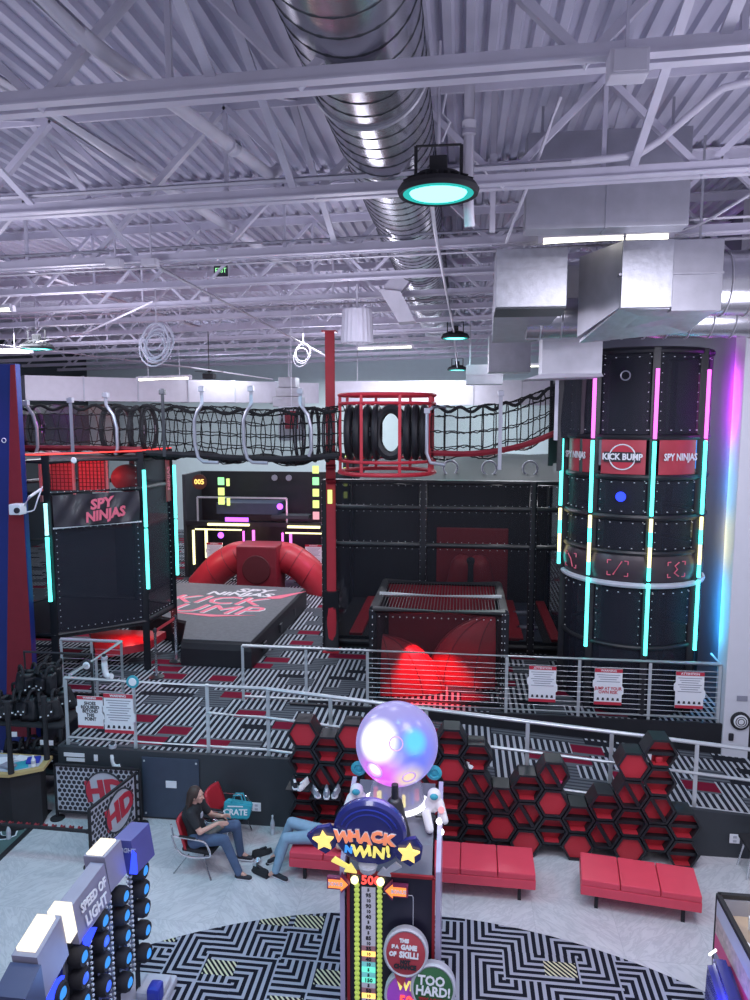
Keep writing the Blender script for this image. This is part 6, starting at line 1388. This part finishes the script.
for sx_, x, y in ((-1, -.465, -.07), (1, .40, -.15)):
    cx, cy = x, y
    plate = obj('star_plate', B().poly([son(cx+.16*cos(a+.3)*(1.12 if k % 2 else .9), cy+.155*sin(a+.3)*(1.1 if k % 2 else .9), .0) for k, a in enumerate([2*pi*k/7 for k in range(7)])], .05, nS), 'navy', sg)
    P = [son(cx+(.115 if k % 2 == 0 else .058)*sin(pi*k/5+.1*sx_), cy+(.115 if k % 2 == 0 else .058)*cos(pi*k/5+.1*sx_), .055) for k in range(10)]
    obj('star', B().poly(P, .03, nS), pm('star_yellow', (.9, .65, .15), .4, emit=(1., .72, .22), es=.9), plate)
for pts, m_ in (([(-.39, -.30), (-.24, -.37), (-.26, -.41), (-.13, -.42), (-.19, -.31), (-.21, -.34), (-.35, -.25)], 'lyellow'), ([(.33, -.31), (.20, -.39), (.22, -.43), (.08, -.42), (.14, -.33), (.17, -.36), (.27, -.26)], 'lgrey')):
    obj('pointer', B().poly([son(x, y, .06) for x, y in pts], .025, nS), m_, sg)
# moon globe on its lit glass base
GC = V((-.655, 7.60, 2.68)); GR = .455
m, nt, out_ = nodes('moon_globe'); L_ = nt.links
tc = N(nt, 'ShaderNodeTexCoord'); basec = None
def spot(c, r, colr, prev, hard=.6):
    vm = N(nt, 'ShaderNodeVectorMath', operation='DISTANCE'); L_.new(tc.outputs['Object'], vm.inputs[0]); vm.inputs[1].default_value = c
    mr = N(nt, 'ShaderNodeMapRange', interpolation_type='SMOOTHSTEP', inp={'From Min': r*hard, 'From Max': r, 'To Min': 1., 'To Max': 0.}); L_.new(vm.outputs['Value'], mr.inputs['Value'])
    return mixc(nt, mr.outputs[0], prev, colr)
GO = V((-.66, 7.4, 0))          # glow of inner lamps painted as emission spots, in the game's own space
def gp(x, z): y = -sqrt(max(0.01, 1-x*x-z*z)); return tuple(GC-GO+V((x, y, z))*GR)
c = spot(gp(.5, .15), GR*1.1, (.10, .16, .85), (.30, .26, .62), .1)
c = spot(gp(-.3, -.5), GR*.85, (.80, .10, .90), c, .25); c = spot(gp(.35, -.45), GR*.5, (.95, .75, .45), c, .1); c = spot(gp(.5, .42), GR*.42, (.05, .62, 1.), c, .3)
c = spot(gp(-.42, .42), GR*.62, (1.6, 1.6, 1.6), c, .45); c = spot(gp(-.46, -.30), GR*.22, (1.4, 1.2, 1.5), c, .5)
e = N(nt, 'ShaderNodeEmission', inp={'Strength': .95}); L_.new(c, e.inputs[0])
gl = N(nt, 'ShaderNodeBsdfPrincipled', inp={'Base Color': (.10, .10, .16, 1), 'Roughness': .25}); ad = N(nt, 'ShaderNodeAddShader'); L_.new(e.outputs[0], ad.inputs[0]); L_.new(gl.outputs[0], ad.inputs[1]); L_.new(ad.outputs[0], out_.inputs[0])
b = B(); pr = 40
b.lathe([(max(GR*sin(pi*i/pr), 1e-4), -GR*cos(pi*i/pr)) for i in range(pr+1)], GC, 56, cap=False)
craters = [(-.46, -.30, .26), (.06, .42, .20), (.36, -.42, .2), (.52, .36, .24), (.45, -.02, .18)]
for v in b.m.verts:
    d = (v.co-GC).normalized()
    for x, z, r in craters:
        cdir = V((x, -sqrt(1-x*x-z*z), z)); q = (d-cdir).length/r
        if q < 1.25: v.co = GC+(v.co-GC)*(1-.045*max(0, 1-q*q)+.02*max(0, 1-abs(q-1)/.25))
mg = obj('moon_globe', b, m, t, True)
MAT['crim'] = pm('crater_rim', (.35, .25, .5), .4, emit=(.6, .3, .8), es=.5)
for x, z, r in craters[:3]:
    cdir = V((x, -sqrt(1-x*x-z*z), z)); a, bb, d = frame(cdir); obj('crater_rim', B().tube([GC+(cdir*(1-r*r*.5*.62)+(a*cos(q)+bb*sin(q))*r*.78)*GR*1.0 for q in [2*pi*k/28 for k in range(28)]], .008, 5, True), 'crim', mg)
b = B(); b.lathe([(.30, 2.02), (.33, 2.04), (.30, 2.10), (.27, 2.25), (.20, 2.33)], (GC.x, GC.y, 0), 40, cap=False); obj('dome', b, 'glassdome', t, True)
b = B(); b.lathe([(.34, 2.0), (.345, 2.04), (.31, 2.05)], (GC.x, GC.y, 0), 40, cap=False); obj('dome_light', b, 'wled', t, True)
for k in range(7): a = -pi*.9+pi*.8*k/6; obj('dome_figure', B().box((GC.x+.24*cos(a), GC.y+.24*sin(a), 2.13), (.05, .03, .13), a, .01), 'pinkprint' if k % 3 == 0 else 'lyellow' if k % 3 == 1 else 'blue', t)
# black cone in front of the globe
b = B(); b.lathe([(.17, 1.86), (.165, 1.90), (.075, 2.26), (.06, 2.28), (.04, 2.29), (.036, 2.44), (.0, 2.45)], (-.635, 7.15, 0), 20); obj('black_cone', b, 'black', t, True)
obj('cone_rod', B().tube([(-.62, 6.98, 1.95), (-.62, 7.04, 2.2)], .012, 6), 'lgrey', t)
# astronaut ornaments and small lamps at both sides of the cap
for s, x in ((-1, -1.06), (1, -.25)):
    b = B(); b.ball((x, 7.45, 2.08), .10, (.9, .8, 1)); b.ball((x+s*.02, 7.42, 2.20), .075); b.caps((x+s*.08, 7.4, 2.12), (x+s*.14, 7.3, 1.98), .05, .04); b.caps((x-s*.06, 7.35, 2.02), (x-s*.02, 7.25, 1.9), .05, .045); fuse('astronaut', b, .012, 'shoe', t, 2)
    b = B(); b.ball((x+s*.02, 7.36, 2.21), .045, (1, .6, .8)); obj('visor', b, 'teal', t, True)
    obj('round_speaker', B().lathe([(.075, 0), (.085, .03), (.05, .045), (.04, .03), (.02, .04)], (GC.x+s*.42, 7.55, 2.40), 20, Matrix.Rotation(pi/2, 3, 'X')), 'teal', t, True)
for x, z, m_ in ((-.17, 1.97, 'wled'), (-.15, 2.1, 'pinkled'), (-.15, 1.85, 'wled')): obj('side_lamp', B().ball((x, 7.3, z), .035, seg=12), m_, t, True)
obj('access_flap', B().box((-.32, 7.35, 1.99), (.22, .05, .02), bev=.005), 'steel', t)
# speech bubble signs
def bubble(px, py, r, mat, lines, nm, tail=None, y=6.68):
    Mb = plane((fx(px), y, fz(py)+.15), (1, 0, -.03), (0, .30, 1)); n = Mb.to_3x3() @ V((0, 0, 1)); MR = Mb.to_3x3()
    b = B(); b.lathe([(r*1.0, -.13), (r*1.06, -.10), (r*1.06, 0), (r*.98, .02), (r*.92, .01)], Mb.translation, 40, MR, cap=False); b.lathe([(.001, -.13), (r, -.13)], Mb.translation, 40, MR, cap=False); o = obj(nm, b, 'lgrey', t, True)
    if tail: o2 = obj('bubble_tail', B().poly([on(Mb, x*r, y_*r, -.05) for x, y_ in tail], .06, n), mat, o)
    b = B(); b.lathe([(r*.93, .008), (r*.7, .022), (.001, .026)], Mb.translation, 40, MR, cap=False); f = obj('bubble_face', b, mat, o, True)
    obj('bracket', B().bar(on(Mb, 0, 0, -.12), (on(Mb, 0, 0, -.12).x, YF2, fz(py)+.18), .08), 'steel', o)
    for s, size, x, y_, m_ in lines: text('lettering', s, size, m_, f, Mb @ Matrix.Translation((x, y_, .03)), bold=.004)
bubble(408.5, 948, .215, 'bubred', [('THIS', .045, -.02, .12, 'paper'), ('IS A', .04, -.11, .06, 'paper'), ('GAME', .06, .03, .06, 'paper'), ('OF', .055, -.13, -.01, 'paper'), ('SKILL!', .075, .035, -.01, 'paper'), ('NOT', .045, 0, -.075, 'ink'), ('CHANCE', .055, 0, -.12, 'ink')], 'red_bubble', [(-.6, -.7), (.1, -.95), (-.05, -1.45), (-.35, -1.2)])
bubble(435.5, 974, .215, 'bubgreen', [('TOO', .12, -.02, .075, 'paper'), ('HARD!', .115, .0, -.02, 'paper'), ('TRY AGAIN!', .05, 0, -.10, 'redpad')], 'green_bubble', y=6.60)
bubble(409.5, 985, .21, 'bubpurple', [('WIN', .12, .03, .10, 'lyellow'), ('500', .13, .03, -.04, 'redled')], 'purple_bubble', y=6.62)
lamp('globe_light', 'POINT', (GC.x, GC.y-.62, GC.z), 10, (.8, .7, 1.), .3)
